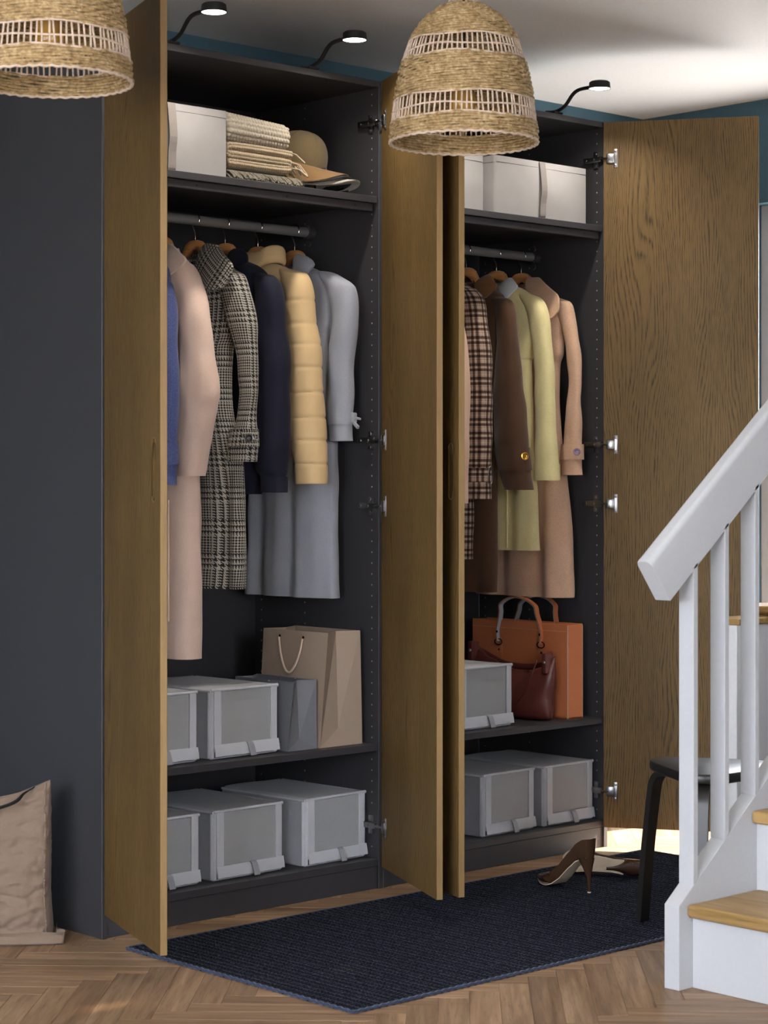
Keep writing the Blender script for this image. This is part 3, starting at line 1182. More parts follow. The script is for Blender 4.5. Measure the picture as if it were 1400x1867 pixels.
x = 0.42
S = [(1.81, 0.226, 0.04, 0.03), (1.797, 0.216, 0.048, 0.036), (1.763, 0.191, 0.053, 0.04), (1.687, 0.16, 0.052, 0.039), (1.612, 0.14, 0.053, 0.039), (1.529, 0.131, 0.056, 0.042), (1.438, 0.123, 0.066, 0.047), (1.394, 0.131, 0.064, 0.046), (1.329, 0.144, 0.058, 0.044), (1.268, 0.154, 0.051, 0.039), (1.207, 0.164, 0.046, 0.034)]
t = garment('wool_coat', 'long pale blush wool coat with notched collar', 'coat', x, M_PINK,
            bodyrows(0.15, [(1.5, 0.27, 0.12, 0.040), (1.25, 0.235, 0.085, 0.040), (1.0, 0.225, 0.078, 0.046), (0.80, 0.225, 0.077, 0.048), (0.715, 0.225, 0.077, 0.048), (0.695, 0.225, 0.077, 0.048)], 0.040, 0.30), S, G1, fold=0.003, seed=5,
            collar=[[(0.255, 1.862), (0.223, 1.860), (0.177, 1.842), (0.125, 1.808), (0.140, 1.786), (0.170, 1.768), (0.205, 1.760), (0.255, 1.79)]], colx=x - 0.040)
MB().box((x - 0.052, 0.205, 0.80), (x - 0.0465, 0.246, 1.14), bev=0.001).obj('pocket_welt', M_PINK, t)
MB().tube([(x - 0.049 * math.cos(a), 0.225 - 0.079 * math.sin(a), 0.722) for a in [math.radians(-70 + 10 * k) for k in range(18)]], 0.0009, 5).obj('hem_seam', M_PINK, t, 60)

x = 0.545
S = [(1.80, 0.181, 0.038, 0.027), (1.785, 0.159, 0.042, 0.03), (1.768, 0.14, 0.05, 0.036), (1.716, 0.113, 0.051, 0.037), (1.647, 0.088, 0.049, 0.036), (1.573, 0.07, 0.040, 0.029), (1.526, 0.062, 0.034, 0.025), (1.481, 0.06, 0.033, 0.024), (1.433, 0.059, 0.032, 0.023), (1.359, 0.073, 0.034, 0.025), (1.312, 0.082, 0.046, 0.033), (1.247, 0.086, 0.047, 0.034)]
t = garment('check_coat', 'black and cream glen check overcoat with wide collar and buttoned cuff strap', 'coat', x, M_HOUND,
            bodyrows(0.185, [(1.60, 0.30, 0.165, 0.042), (1.560, 0.30, 0.150, 0.042), (1.418, 0.30, 0.150, 0.042), (1.312, 0.30, 0.172, 0.042), (1.219, 0.30, 0.196, 0.043), (1.1, 0.30, 0.215, 0.044), (1.0, 0.30, 0.218, 0.045), (0.92, 0.30, 0.212, 0.045), (0.888, 0.30, 0.206, 0.045)]), S, G1, fold=0.007, seed=8,
            collar=[[(0.235, 1.872), (0.184, 1.866), (0.156, 1.860), (0.126, 1.843), (0.063, 1.795), (0.075, 1.751), (0.092, 1.733), (0.121, 1.728), (0.195, 1.728), (0.235, 1.79)]], colx=x - 0.048)
cuff_band(t, M_HOUND, 1.338, 1.289, S, -0.006, x, 0.005, 'cuff_strap')
button(t, M_BUTD, (0.521, 0.034, 1.312), 0.0130, (-0.6, -0.8, 0))

x = 0.66
S = [(1.784, 0.153, 0.040, 0.030), (1.773, 0.134, 0.042, 0.032), (1.727, 0.109, 0.046, 0.034), (1.656, 0.098, 0.048, 0.036), (1.578, 0.095, 0.054, 0.041), (1.498, 0.092, 0.058, 0.043), (1.341, 0.093, 0.059, 0.044), (1.235, 0.088, 0.050, 0.038), (1.210, 0.083, 0.042, 0.032), (1.204, 0.083, 0.040, 0.03), (1.161, 0.083, 0.040, 0.03)]
t = garment('bomber_jacket', 'navy blue bomber jacket with ribbed cuffs', 'jacket', x, M_NAVY,
            bodyrows(0.18, [(1.47, 0.30, 0.165, 0.042), (1.25, 0.30, 0.16, 0.042), (1.20, 0.30, 0.15, 0.042), (1.155, 0.30, 0.135, 0.042)]), S, G1, fold=0.004, seed=11, wr=0.0022,
            collar=[[(0.24, 1.866), (0.206, 1.862), (0.176, 1.860), (0.150, 1.842), (0.138, 1.817), (0.176, 1.805), (0.235, 1.82)]], colx=x - 0.044)
cuff_band(t, M_NAVY, 1.206, 1.160, S, -0.006, x, 0.0015, 'rib_cuff')

x = 0.775
seams = (1.714, 1.646, 1.586, 1.519, 1.448, 1.375, 1.309, 1.242)
S = [(1.794, 0.146, 0.042, 0.034), (1.788, 0.129, 0.044, 0.036), (1.735, 0.11, 0.046, 0.038), (1.655, 0.101, 0.047, 0.039), (1.583, 0.088, 0.051, 0.041), (1.518, 0.083, 0.054, 0.043), (1.446, 0.08, 0.056, 0.045), (1.375, 0.079, 0.059, 0.046), (1.304, 0.071, 0.058, 0.046), (1.247, 0.058, 0.053, 0.042), (1.19, 0.055, 0.049, 0.039), (1.186, 0.055, 0.045, 0.035)]
t = garment('puffer_jacket', 'sand coloured quilted puffer jacket with a high soft collar', 'jacket', x, M_PUFF,
            bodyrows(0.185, [(1.47, 0.30, 0.168, 0.043), (1.30, 0.30, 0.165, 0.043), (1.262, 0.30, 0.155, 0.042)]), S, G1, fold=0.0, seed=14, nz=190, quilt=seams, bquilt=tuple(q_ + 0.03 for q_ in seams), wr=0.0012)
cm = MB()
rings = []
for k in range(37):
    a = 2 * PI * (k % 36) / 36
    c_, s_ = math.cos(a), math.sin(a)
    rg = []
    for j in range(14):
        q2 = 2 * PI * j / 14
        rr = 0.009 * math.cos(q2) + (0.010 if math.sin(q2) < -0.2 else 0.0) * (0.5 - 0.5 * c_)
        zz = 1.849 + 0.027 * math.sin(q2) + 0.006 * c_ + 0.005 * math.sin(3 * a + 1) - 0.006 * s_
        rg.append((x + (0.046 + rr + 0.004 * math.sin(5 * a)) * c_, 0.283 + (0.072 + rr + 0.004 * math.sin(4 * a)) * s_, zz))
    rings.append(rg)
cm.loft(rings, False, False)
fixn(cm.obj('collar', M_PUFF, t, 60))

x = 0.905
S = [(1.788, 0.113, 0.038, 0.028), (1.77, 0.087, 0.045, 0.032), (1.748, 0.071, 0.046, 0.033), (1.692, 0.061, 0.046, 0.033), (1.587, 0.068, 0.046, 0.032), (1.506, 0.074, 0.045, 0.032), (1.389, 0.078, 0.043, 0.03), (1.310, 0.075, 0.040, 0.028)]
t = garment('grey_coat', 'long light grey wool coat with tied cuff straps next to the side panel', 'coat', x, M_GREYW,
            bodyrows(0.185, [(1.577, 0.30, 0.175, 0.040), (1.447, 0.30, 0.178, 0.040), (1.309, 0.30, 0.190, 0.040), (1.2, 0.30, 0.190, 0.040), (1.075, 0.305, 0.188, 0.042), (0.93, 0.31, 0.198, 0.044), (0.848, 0.31, 0.206, 0.044)], 0.040), S, G1, sldx=-0.004, fold=0.009, fl=0.13, seed=4,
            collar=[[(0.25, 1.868), (0.215, 1.866), (0.178, 1.856), (0.150, 1.842), (0.139, 1.826), (0.160, 1.806), (0.172, 1.770), (0.225, 1.80)]], colx=x - 0.040)
cuff_band(t, M_GREYW, 1.392, 1.358, S, -0.004, x, 0.003, 'cuff_strap')
kn = MB()
kn.box((x - 0.008, 0.022, 1.362), (x + 0.012, 0.036, 1.392), bev=0.004)
kn.prism([(0.030, 1.372), (0.004, 1.352), (0.008, 1.344), (0.034, 1.364)], 0, x - 0.003, x + 0.005, 0.001)
kn.prism([(0.030, 1.382), (0.002, 1.376), (0.002, 1.370), (0.032, 1.374)], 0, x + 0.002, x + 0.009, 0.001)
fixn(kn.obj('cuff_tie', M_GREYW, t, 40))

for x_, lb in ((0.316, 'blue denim jacket'), (0.418, 'blush wool coat'), (0.538, 'glen check overcoat'), (0.648, 'navy bomber jacket'), (0.772, 'sand puffer jacket'), (0.915, 'light grey wool coat')):
    wooden_hanger(x_, 'wooden hanger inside the ' + lb)

# -- wardrobe two ----------------------------------------------------
x = 1.45
S = [(1.77, 0.190, 0.036, 0.027), (1.74, 0.179, 0.042, 0.032), (1.681, 0.173, 0.051, 0.038), (1.562, 0.159, 0.056, 0.042), (1.413, 0.157, 0.058, 0.042), (1.3, 0.157, 0.058, 0.042), (1.123, 0.16, 0.053, 0.04)]
t = garment('beige_jacket', 'warm beige wool jacket hanging beside the brown checked coat', 'jacket', x, M_BEIGE2,
            bodyrows(0.16, [(1.5, 0.32, 0.15, 0.038), (1.3, 0.32, 0.15, 0.038), (1.18, 0.32, 0.15, 0.038)], 0.038, 0.31), S, G2, fold=0.003, seed=3)
x = 1.545
S = [(1.797, 0.191, 0.038, 0.030), (1.762, 0.169, 0.046, 0.034), (1.685, 0.158, 0.05, 0.038), (1.565, 0.149, 0.053, 0.04), (1.447, 0.146, 0.054, 0.04), (1.397, 0.147, 0.053, 0.04), (1.239, 0.148, 0.052, 0.039), (1.137, 0.149, 0.049, 0.037)]
t = garment('plaid_coat', 'brown and cream checked wool coat with a buckled sleeve strap', 'coat', x, M_PLAID,
            bodyrows(0.16, [(1.5, 0.31, 0.14, 0.040), (1.2, 0.31, 0.135, 0.040), (1.05, 0.31, 0.132, 0.040), (0.945, 0.31, 0.130, 0.040)], 0.040, 0.30), S, G2, fold=0.004, seed=6)
cuff_band(t, M_PLAID, 1.235, 1.190, S, -0.006, x, 0.003, 'cuff_strap')
bk = MB()
bk.tube([(x + 0.012 + 0.004 * math.cos(a), 0.098, 1.212 + 0.030 * math.sin(a)) if False else (x + 0.004 + 0.010 * math.cos(a), 0.094, 1.212 + 0.028 * math.sin(a)) for a in [2 * PI * j / 20 for j in range(22)]], 0.0016, 6, False, 1, (0, 1, 0))
bk.obj('buckle', M_CHROME, t, 50)
x = 1.66
S = [(1.778, 0.164, 0.036, 0.028), (1.769, 0.150, 0.038, 0.029), (1.732, 0.130, 0.036, 0.028), (1.679, 0.122, 0.036, 0.028), (1.598, 0.118, 0.040, 0.031), (1.479, 0.115, 0.053, 0.039), (1.345, 0.107, 0.061, 0.045), (1.302, 0.102, 0.059, 0.044), (1.223, 0.086, 0.054, 0.041), (1.165, 0.071, 0.049, 0.037)]
t = garment('brown_coat', 'dark chocolate brown coat with folded collar and gold cuff button', 'coat', x, M_BROWN,
            bodyrows(0.165, [(1.5, 0.31, 0.14, 0.040), (1.2, 0.31, 0.128, 0.040), (1.0, 0.31, 0.128, 0.041), (0.835, 0.31, 0.128, 0.042)], 0.040, 0.30), S, G2, fold=0.004, seed=9,
            collar=[[(0.225, 1.822), (0.205, 1.845), (0.175, 1.858), (0.147, 1.842), (0.120, 1.814), (0.137, 1.788), (0.159, 1.773), (0.195, 1.79)]], cmat=M_BROWNC, colx=x - 0.046)
cuff_band(t, M_BROWN, 1.300, 1.228, S, -0.006, x, 0.003, 'cuff')
button(t, M_BUTG, (1.640, 0.032, 1.272), 0.0125, (-0.45, -0.89, 0))
x = 1.797
S = [(1.795, 0.165, 0.034, 0.026), (1.784, 0.147, 0.038, 0.029), (1.752, 0.124, 0.040, 0.030), (1.7, 0.106, 0.037, 0.028), (1.573, 0.090, 0.035, 0.027), (1.42, 0.083, 0.038, 0.029), (1.337, 0.08, 0.039, 0.03), (1.247, 0.076, 0.042, 0.032), (1.195, 0.076, 0.042, 0.032)]
t = garment('straw_jacket', 'pale straw yellow linen jacket over a white shirt collar', 'jacket', x, M_YELL,
            bodyrows(0.175, [(1.60, 0.30, 0.150, 0.040), (1.571, 0.30, 0.143, 0.040), (1.42, 0.30, 0.150, 0.040), (1.24, 0.30, 0.156, 0.040), (1.176, 0.30, 0.168, 0.041), (1.0, 0.30, 0.178, 0.044), (0.968, 0.30, 0.180, 0.044)], 0.040), S, G2, fold=0.006, seed=12,
            collar=[[(0.248, 1.822), (0.228, 1.845), (0.207, 1.858), (0.181, 1.845), (0.158, 1.822), (0.176, 1.80), (0.193, 1.783)]], cmat=M_SHIRT, colx=x - 0.044, ring=(0.05, 0.04, 0.026))
cuff_band(t, M_YELL, 1.248, 1.196, S, -0.006, x, 0.003, 'turned_cuff')
MB().box((x - 0.0475, 0.215, 0.975), (x - 0.041, 0.219, 1.19), bev=0.001).obj('vent_seam', M_YELL, t)
x = 1.912
S = [(1.785, 0.128, 0.032, 0.022), (1.776, 0.117, 0.034, 0.023), (1.744, 0.100, 0.033, 0.022), (1.669, 0.078, 0.028, 0.019), (1.576, 0.062, 0.025, 0.017), (1.515, 0.059, 0.025, 0.017), (1.456, 0.063, 0.026, 0.018), (1.402, 0.067, 0.030, 0.020), (1.266, 0.074, 0.038, 0.025), (1.213, 0.071, 0.038, 0.025)]
t = garment('tan_coat', 'long rosy tan linen coat with broad collar and mauve cuff button', 'coat', x, M_TAN,
            bodyrows(0.190, [(1.61, 0.30, 0.180, 0.040), (1.570, 0.30, 0.163, 0.040), (1.456, 0.30, 0.165, 0.040), (1.3, 0.30, 0.180, 0.041), (1.211, 0.30, 0.195, 0.041), (1.077, 0.30, 0.207, 0.043), (0.848, 0.30, 0.219, 0.044), (0.812, 0.30, 0.219, 0.044)], 0.040), S, G2, sldx=-0.003, fold=0.011, fl=0.15, seed=7,
            collar=[[(0.25, 1.870), (0.205, 1.864), (0.184, 1.864), (0.127, 1.827), (0.082, 1.796), (0.075, 1.745), (0.098, 1.722), (0.130, 1.722), (0.22, 1.79)]], colx=x - 0.046)
cuff_band(t, M_TAN, 1.313, 1.263, S, -0.003, x, 0.005, 'cuff_strap')
button(t, M_BUTV, (1.890, 0.036, 1.288), 0.0120, (-0.65, -0.76, 0))

for x_, lb in ((1.448, 'warm beige jacket'), (1.543, 'brown checked coat'), (1.648, 'chocolate brown coat'), (1.79, 'straw yellow jacket'), (1.909, 'rosy tan coat')):
    wooden_hanger(x_, 'wooden hanger inside the ' + lb)

# ================================================================== BOXES, BAGS, BLANKETS, CAPS
def soft_box(lo, hi, r=0.012, puff=0.006, n=22, seed=0, wr=0.0012):
    """box with rounded vertical edges and slightly bellied cloth sides, as rings up z"""
    cx, cy = (lo[0] + hi[0]) / 2, (lo[1] + hi[1]) / 2
    hx, hy = (hi[0] - lo[0]) / 2, (hi[1] - lo[1]) / 2
    base = []
    for sx, sy, a0 in ((1, 1, 0), (-1, 1, 90), (-1, -1, 180), (1, -1, 270)):
        for k in range(5):
            a = math.radians(a0 + 22.5 * k)
            base.append((sx * (hx - r) + r * math.cos(a), sy * (hy - r) + r * math.sin(a)))
        nxt = {0: (-1, 1), 90: (-1, -1), 180: (1, -1), 270: (1, 1)}[a0]
        ax, ay = base[-1]
        aa = math.radians(a0 + 90)
        bx, by = nxt[0] * (hx - r) + r * math.cos(aa), nxt[1] * (hy - r) + r * math.sin(aa)
        for k in range(1, 8):
            base.append((ax + (bx - ax) * k / 8, ay + (by - ay) * k / 8))
    B = np.array(base)
    rings = []
    for i in range(n):
        f = i / (n - 1)
        z = lo[2] + (hi[2] - lo[2]) * f
        bel = puff * math.sin(PI * f)
        q = np.stack([B[:, 0] + bel * np.clip(B[:, 0] / hx, -1, 1) * (1 - (B[:, 1] / hy) ** 2),
                      B[:, 1] + bel * np.clip(B[:, 1] / hy, -1, 1) * (1 - (B[:, 0] / hx) ** 2), np.full(len(B), z)], 1)
        q[:, 0] += cx
        q[:, 1] += cy
        nn = wnoise(q, 22, seed) * wr * math.sin(PI * f)
        q[:, 0] += nn * np.sign(B[:, 0])
        q[:, 1] += nn
        rings.append(q)
    m = MB()
    m.loft(rings)
    return m


def fabric_box(x0, x1, y0, y1, z0, z1, label, seed):
    t = thing('storage_box', label, 'storage box', ((x0 + x1) / 2, (y0 + y1) / 2, z0), 0, 'white fabric boxes on the top shelves')
    fixn(soft_box((x0, y0, z0 + 0.0005), (x1, y1, z1), 0.010, 0.005, 20, seed).obj('body', M_BOXW, t, 50))
    # raised hem round the top
    h = MB()
    pts = [(x0 + 0.008, y0 - 0.0015), (x1 - 0.008, y0 - 0.0015), (x1 + 0.0015, y0 + 0.008), (x1 + 0.0015, y1 - 0.01), (x0 - 0.0015, y1 - 0.01), (x0 - 0.0015, y0 + 0.008)]
    rings = [[(a, b, z1 - 0.022), (a, b, z1 - 0.001)] for a, b in pts + pts[:1]]
    hh = MB()
    bot = [(a, b, z1 - 0.020) for a, b in pts]
    hh.tube(bot + bot[:2], 0.0008, 5, False)
    hh.obj('hem_seam', M_BOXW, t, 60)
    xc = (x0 + x1) / 2 - 0.003
    ys = y0
    prof = catmull([(ys - 0.002, z1 - 0.0005), (ys - 0.007, z1 - 0.03), (ys - 0.013, z1 - 0.09), (ys - 0.007, z1 - 0.135), (ys - 0.0062, z0 + 0.012), (ys - 0.003, z0 + 0.003)], 18)
    s = MB()
    s.loft([[(xc - 0.013, y, z), (xc + 0.013, y, z), (xc + 0.013, y - 0.0015, z), (xc - 0.013, y - 0.0015, z)] for y, z in prof])
    fixn(s.obj('strap_handle', M_STRAPG, t))
    return t


ZT = 2.0262
fabric_box(0.055, 0.441, 0.03, 0.46, ZT, 2.212, 'white fabric storage box beside the knit blankets', 1)
fabric_box(1.035, 1.455, 0.03, 0.46, ZT, 2.200, 'white fabric storage box next to the strapped box, beneath the seagrass shade', 2)
fabric_box(1.492, 1.922, 0.02, 0.45, ZT, 2.206, 'white fabric storage box with a grey strap, by the side panel', 3)


def shoe_box(x0, x1, y0, z0, label, rz=0.0, depth=0.36, h=0.195):
    xc = (x0 + x1) / 2
    t = thing('shoe_box', label, 'shoe box', (xc, y0 + depth / 2, z0), 0, 'grey shoe boxes with see-through fronts')
    w = (x1 - x0) / 2
    z0 += 0.0005
    M = Matrix.Translation((xc, y0 + depth / 2, z0)) @ Matrix.Rotation(rz, 4, 'Z')
    hy = depth / 2
    def xf(mb):
        mb.v = [(M @ Vector(v))[:] for v in mb.v]
        return mb
    # shell without a front: floor, back, sides and a sagging lid
    sh = MB()
    sh.box((-w, -hy + 0.006, 0.002), (-w + 0.004, hy, h - 0.006), bev=0.0015)
    sh.box((w - 0.004, -hy + 0.006, 0.002), (w, hy, h - 0.006), bev=0.0015)
    sh.box((-w + 0.004, hy - 0.004, 0.002), (w - 0.004, hy, h - 0.006))
    sh.box((-w + 0.002, -hy + 0.004, 0.0), (w - 0.002, hy, 0.004), bev=0.001)
    xf(sh).obj('body', M_TUB, t)
    lid = []
    for i in range(15):
        fy = i / 14
        row = []
        for j in range(17):
            fx = -1 + 2 * j / 16
            sag = -0.005 * (1 - fx * fx) * math.sin(PI * fy) + 0.0015 * math.sin(9 * fy + 3 * fx)
            edge = -0.007 * max(0, abs(fx) - 0.9) / 0.1
            row.append((fx * (w + 0.0012), -hy + fy * depth, h + sag + edge))
        lid.append(row)
    l = MB()
    up = np.array(lid)
    l.loft(up, closed=False)
    dn = up.copy()
    dn[:, :, 2] -= 0.003
    l.loft(dn[:, ::-1], closed=False)
    xf(l).obj('lid', M_TUBL, t, 60)
    # seam piping along the top front and side edges
    e = MB()
    e.tube([(-w, -hy, h - 0.004), (w, -hy, h - 0.004)], 0.0045, 8)
    e.tube([(-w, -hy, h - 0.006), (-w, hy, h - 0.006)], 0.004, 8)
    e.tube([(w, -hy, h - 0.006), (w, hy, h - 0.006)], 0.004, 8)
    xf(e).obj('top_binding', M_TUBL, t, 60)
    # corner posts: ribbed strip on the left, plain on the right
    for sx, nm in ((-1, 'ribbed_corner'), (1, 'corner_strip')):
        c = MB()
        rings = []
        nr = 40
        for z in (0.004, h - 0.008):
            rg = []
            for k in range(nr):
                a = 2 * PI * k / nr
                rr = 0.0085 + (0.0007 * math.cos(k * PI) if sx < 0 else 0)
                rg.append((sx * (w - 0.0062) + rr * math.cos(a), -hy + 0.0078 + rr * math.sin(a), z))
            rings.append(rg)
        c.loft(rings)
        xf(c).obj(nm, M_TUBL, t, 50)
    for sx in (-1, 1):
        c = MB()
        a, b = (-w + 0.010, -w + 0.036) if sx < 0 else (w - 0.028, w - 0.006)
        c.box((a, -hy - 0.0035, 0.02), (b, -hy + 0.001, h - 0.005), bev=0.0012)
        xf(c).obj('front_strip', M_TUBL, t)
    f = MB()
    fl_ = catmull([(-hy - 0.0035, 0.040), (-hy - 0.006, 0.030), (-hy - 0.0085, 0.018), (-hy - 0.0095, 0.008)], 8)
    rings = []
    for j in range(25):
        fx = -1 + 2 * j / 24
        wav = 0.0012 * math.sin(j * 1.3) + 0.0007 * math.sin(j * 2.9)
        xx = fx * (w + 0.001) if fx > -0.93 else -w + 0.010
        rings.append([(xx, y - wav * (0.04 - z) / 0.03, z) for y, z in fl_] + [(xx, y + 0.003 - wav * (0.04 - z) / 0.03, z) for y, z in fl_[::-1]])
    f.loft(rings)
    fixn(xf(f).obj('bottom_flap', M_TUBL, t, 40))
    p = MB()
    pp = [(-hy - 0.008, 0.042), (-hy - 0.014, 0.034), (-hy - 0.019, 0.016), (-hy - 0.021, 0.003)]
    p.loft([[(0.000 + 0.006 * i / 3, y, z), (0.021 + 0.006 * i / 3, y, z), (0.021 + 0.006 * i / 3, y + 0.0022, z), (0.006 * i / 3, y + 0.0022, z)] for i, (y, z) in enumerate(pp)])
    fixn(xf(p).obj('pull_tab', M_TAB, t, 60))
    g = MB()
    g.box((-w + 0.034, -hy + 0.0005, 0.03), (w - 0.026, -hy + 0.0015, h - 0.008))
    xf(g).obj('front_window', M_FILM, t, label='cloudy see-through plastic window')
    return t


Z0, Z1 = 0.0882, 0.4232
shoe_box(0.105, 0.355, 0.058, Z1, 'grey shoe box half hidden by the oak door, beside the box with pale shoes', R(1))
shoe_box(0.398, 0.645, 0.062, Z1, 'grey shoe box with pale shoes inside, beside the grey paper bag', R(2))
shoe_box(0.112, 0.357, 0.052, Z0, 'grey shoe box on the wardrobe floor, half hidden by the oak door', R(1))
shoe_box(0.402, 0.658, 0.056, Z0, 'grey shoe box on the wardrobe floor with white shoes showing inside', R(2))
shoe_box(0.724, 0.968, 0.046, Z0, 'empty looking grey shoe box on the wardrobe floor under the taupe paper bag', R(2.5))
shoe_box(1.350, 1.600, 0.052, Z1, 'light grey shoe box on the shelf beside the burgundy handbag', R(2))
shoe_box(1.448, 1.690, 0.040, Z0, 'light grey shoe box under the shelf, away from the side panel', R(2))
shoe_box(1.730, 1.970, 0.038, Z0, 'light grey shoe box under the shelf, next to the side panel', R(1.5))


def paper_bag(x0, x1, y0, y1, z0, h, mat, label, loop, taper=0.012):
    """open carrier bag; broad faces look along x, folded gussets along y"""
    t = thing('paper_bag', label, 'paper bag', ((x0 + x1) / 2, (y0 + y1) / 2, z0), 0, 'paper carrier bags')
    xm = (x0 + x1) / 2
    z0 += 0.0006
    th = 0.0012
    b = MB()
    A = [(x0, y0, z0), (x1, y0, z0), (x1, y1, z0), (x0, y1, z0)]
    zt = z0 + h
    g = 0.020
    tx = taper
    T_ = [(x0 + tx, y0 - 0.022, zt), (x1 - tx, y0 - 0.004, zt), (x1 - tx, y1 + 0.01, zt), (x0 + tx, y1 - 0.01, zt)]
    gy0, gy1 = y0 + g, y1 - g
    mid0 = (xm, gy0 - 0.006, z0 + h * 0.16)
    mid0t = (xm, gy0 + 0.004, zt)
    mid1 = (xm, gy1, z0 + h * 0.16)
    mid1t = (xm, gy1 - 0.008, zt)
    V = A + T_ + [mid0, mid0t, mid1, mid1t]
    F = [(0, 1, 2, 3), (0, 3, 7, 4), (1, 5, 6, 2),
         (0, 8, 1), (0, 4, 9, 8), (8, 9, 5, 1), (3, 2, 10), (2, 6, 11, 10), (10, 11, 7, 3)]
    bm = bmesh.new()
    vv = [bm.verts.new(p) for p in V]
    for f in F:
        bm.faces.new([vv[i] for i in f])
    bmesh.ops.recalc_face_normals(bm, faces=bm.faces)
    bmesh.ops.solidify(bm, geom=list(bm.faces), thickness=th)
    b.addbm(bm)
    fixn(b.obj('body', mat, t))
    if loop:
        for xs, sg in ((x0 + tx - 0.003, -1), (x1 - tx + 0.003, 1)):
            ca = y0 + (y1 - y0) * 0.30
            cb = y0 + (y1 - y0) * 0.68
            pts = []
            for k in range(21):
                f = k / 20
                pts.append((xs + sg * (0.004 + 0.008 * math.sin(PI * f)), ca + (cb - ca) * f, zt - 0.022 - 0.10 * math.sin(PI * f) ** 0.7))
            MB().tube(pts, 0.0032, 8).obj('cord_handle', M_CORDB, t, 60)
            ey = MB()
            for yy_ in (ca, cb):
                ey.lathe([(0.004, 0), (0.004, 0.001)], n=10, M=Matrix.Translation((xs + sg * 0.0005, yy_, zt - 0.018)) @ Matrix.Rotation(sg * PI / 2, 4, 'Y'))
            ey.obj('eyelets', M_BUTD, t)
    else:
        for xs in (x0 + tx, x1 - tx):
            for f in (0.35, 0.65):
                yk = y0 + (y1 - y0) * f
                MB().lathe([(0.001, -0.004), (0.0045, 0), (0.001, 0.004)], (xs, yk, zt - 0.004), 10).obj('cord_knot', mat, t, 60)
    return t


paper_bag(0.790, 0.955, 0.042, 0.320, 0.423, 0.332, M_PAPERT, 'tall taupe paper carrier bag with cord handle on the shelf', True)
paper_bag(0.672, 0.784, 0.048, 0.300, 0.423, 0.198, M_PAPERG, 'small grey paper carrier bag in front of the taupe one', False, 0.006)

# cognac leather tote
t = thing('tote_bag', 'cognac orange leather tote bag with two looped handles standing on the shelf', 'tote bag', (1.882, 0.25, 0.423))
tx0, tx1, ty0, ty1, tz0, tz1 = 1.848, 1.920, 0.038, 0.468, 0.4236, 0.730
b = MB()
b.box((tx0, ty0, tz0), (tx0 + 0.004, ty1, tz1), bev=0.0015)
b.box((tx1 - 0.004, ty0, tz0), (tx1, ty1, tz1), bev=0.0015)
b.box((tx0 + 0.003, ty0, tz0), (tx1 - 0.003, ty0 + 0.004, tz1 - 0.002), bev=0.001)
b.box((tx0 + 0.003, ty1 - 0.004, tz0), (tx1 - 0.003, ty1, tz1 - 0.002), bev=0.001)
b.box((tx0, ty0, tz0), (tx1, ty1, tz0 + 0.004))
b.obj('body', M_ORANGE, t)
b = MB()
b.tube([(tx0 - 0.0005, ty0 - 0.0005, tz0 + 0.002), (tx0 - 0.0005, ty0 - 0.0005, tz1 - 0.004)], 0.0017, 6)
b.tube([(tx1, ty0 - 0.0005, tz0 + 0.002), (tx1, ty0 - 0.0005, tz1 - 0.004)], 0.0009, 6)
b.tube([(tx0 - 0.0008, ty0, tz1 - 0.024), (tx0 - 0.0008, ty1, tz1 - 0.024)], 0.0006, 5)
b.obj('edge_piping', M_STITCH, t, 60)
for xs, sg in ((tx0, -1), (tx1, 1)):
    ya, yb = 0.150, 0.342
    arc = [(ya, 0.660), (ya - 0.002, 0.70), (ya + 0.014, 0.755)]
    for k in range(9):
        a = math.radians(25 + 130 * k / 8)
        arc.append(((ya + yb) / 2 - 0.088 * math.cos(a), 0.758 + 0.052 * math.sin(a)))
    arc += [(yb - 0.014, 0.755), (yb + 0.002, 0.70), (yb, 0.660)]
    pa = catmull(arc, 40)
    def strapmesh(off, th, hw):
        m = MB()
        rings = []
        for i, (y, z) in enumerate(pa):
            d = pa[min(i + 1, 39)] - pa[max(i - 1, 0)]
            d = d / np.linalg.norm(d)
            n_ = np.array([d[1], -d[0]])
            lean = sg * (0.004 + 0.012 * max(0, (z - 0.73) / 0.08))
            p = np.array([y, z]) - n_ * off
            q_ = p - n_ * th
            xw = xs + lean
            rings.append([(xw - hw, p[0], p[1]), (xw + hw, p[0], p[1]), (xw + hw, q_[0], q_[1]), (xw - hw, q_[0], q_[1])])
        m.loft(rings)
        return m
    h = fixn(strapmesh(0.0, 0.003, 0.009).obj('handle', M_ORANGE, t, 40))
    fixn(strapmesh(-0.0026, 0.0025, 0.0092).obj('handle_lining', M_LINING, h, 40))
    for yc in (ya, yb):
        m = MB()
        m.prism([(yc - 0.0135, 0.61), (yc - 0.0095, 0.600), (yc, 0.596), (yc + 0.0095, 0.600), (yc + 0.0135, 0.61), (yc + 0.0135, 0.652), (yc - 0.0135, 0.652)], 0, *sorted((xs + sg * 0.0002, xs + sg * 0.003)))
        tb = m.obj('strap_tab', M_ORANGE, t)
        rg = MB()
        pts = [(xs + sg * 0.006, yc + 0.016 * math.cos(a), 0.658 + 0.010 * math.sin(a)) for a in [2 * PI * k / 16 for k in range(18)]]
        rg.tube(pts, 0.0022, 6, False, 1, (1, 0, 0))
        rg.obj('ring', M_BUTD, tb, 60)
        for zz in (0.632, 0.692):
            MB().lathe([(0.0045, 0), (0.003, 0.002)], n=12, M=Matrix.Translation((xs + sg * (0.003 if zz < 0.65 else 0.013), yc, zz)) @ Matrix.Rotation(sg * PI / 2, 4, 'Y')).obj('stud', M_BUTD, tb, 60)

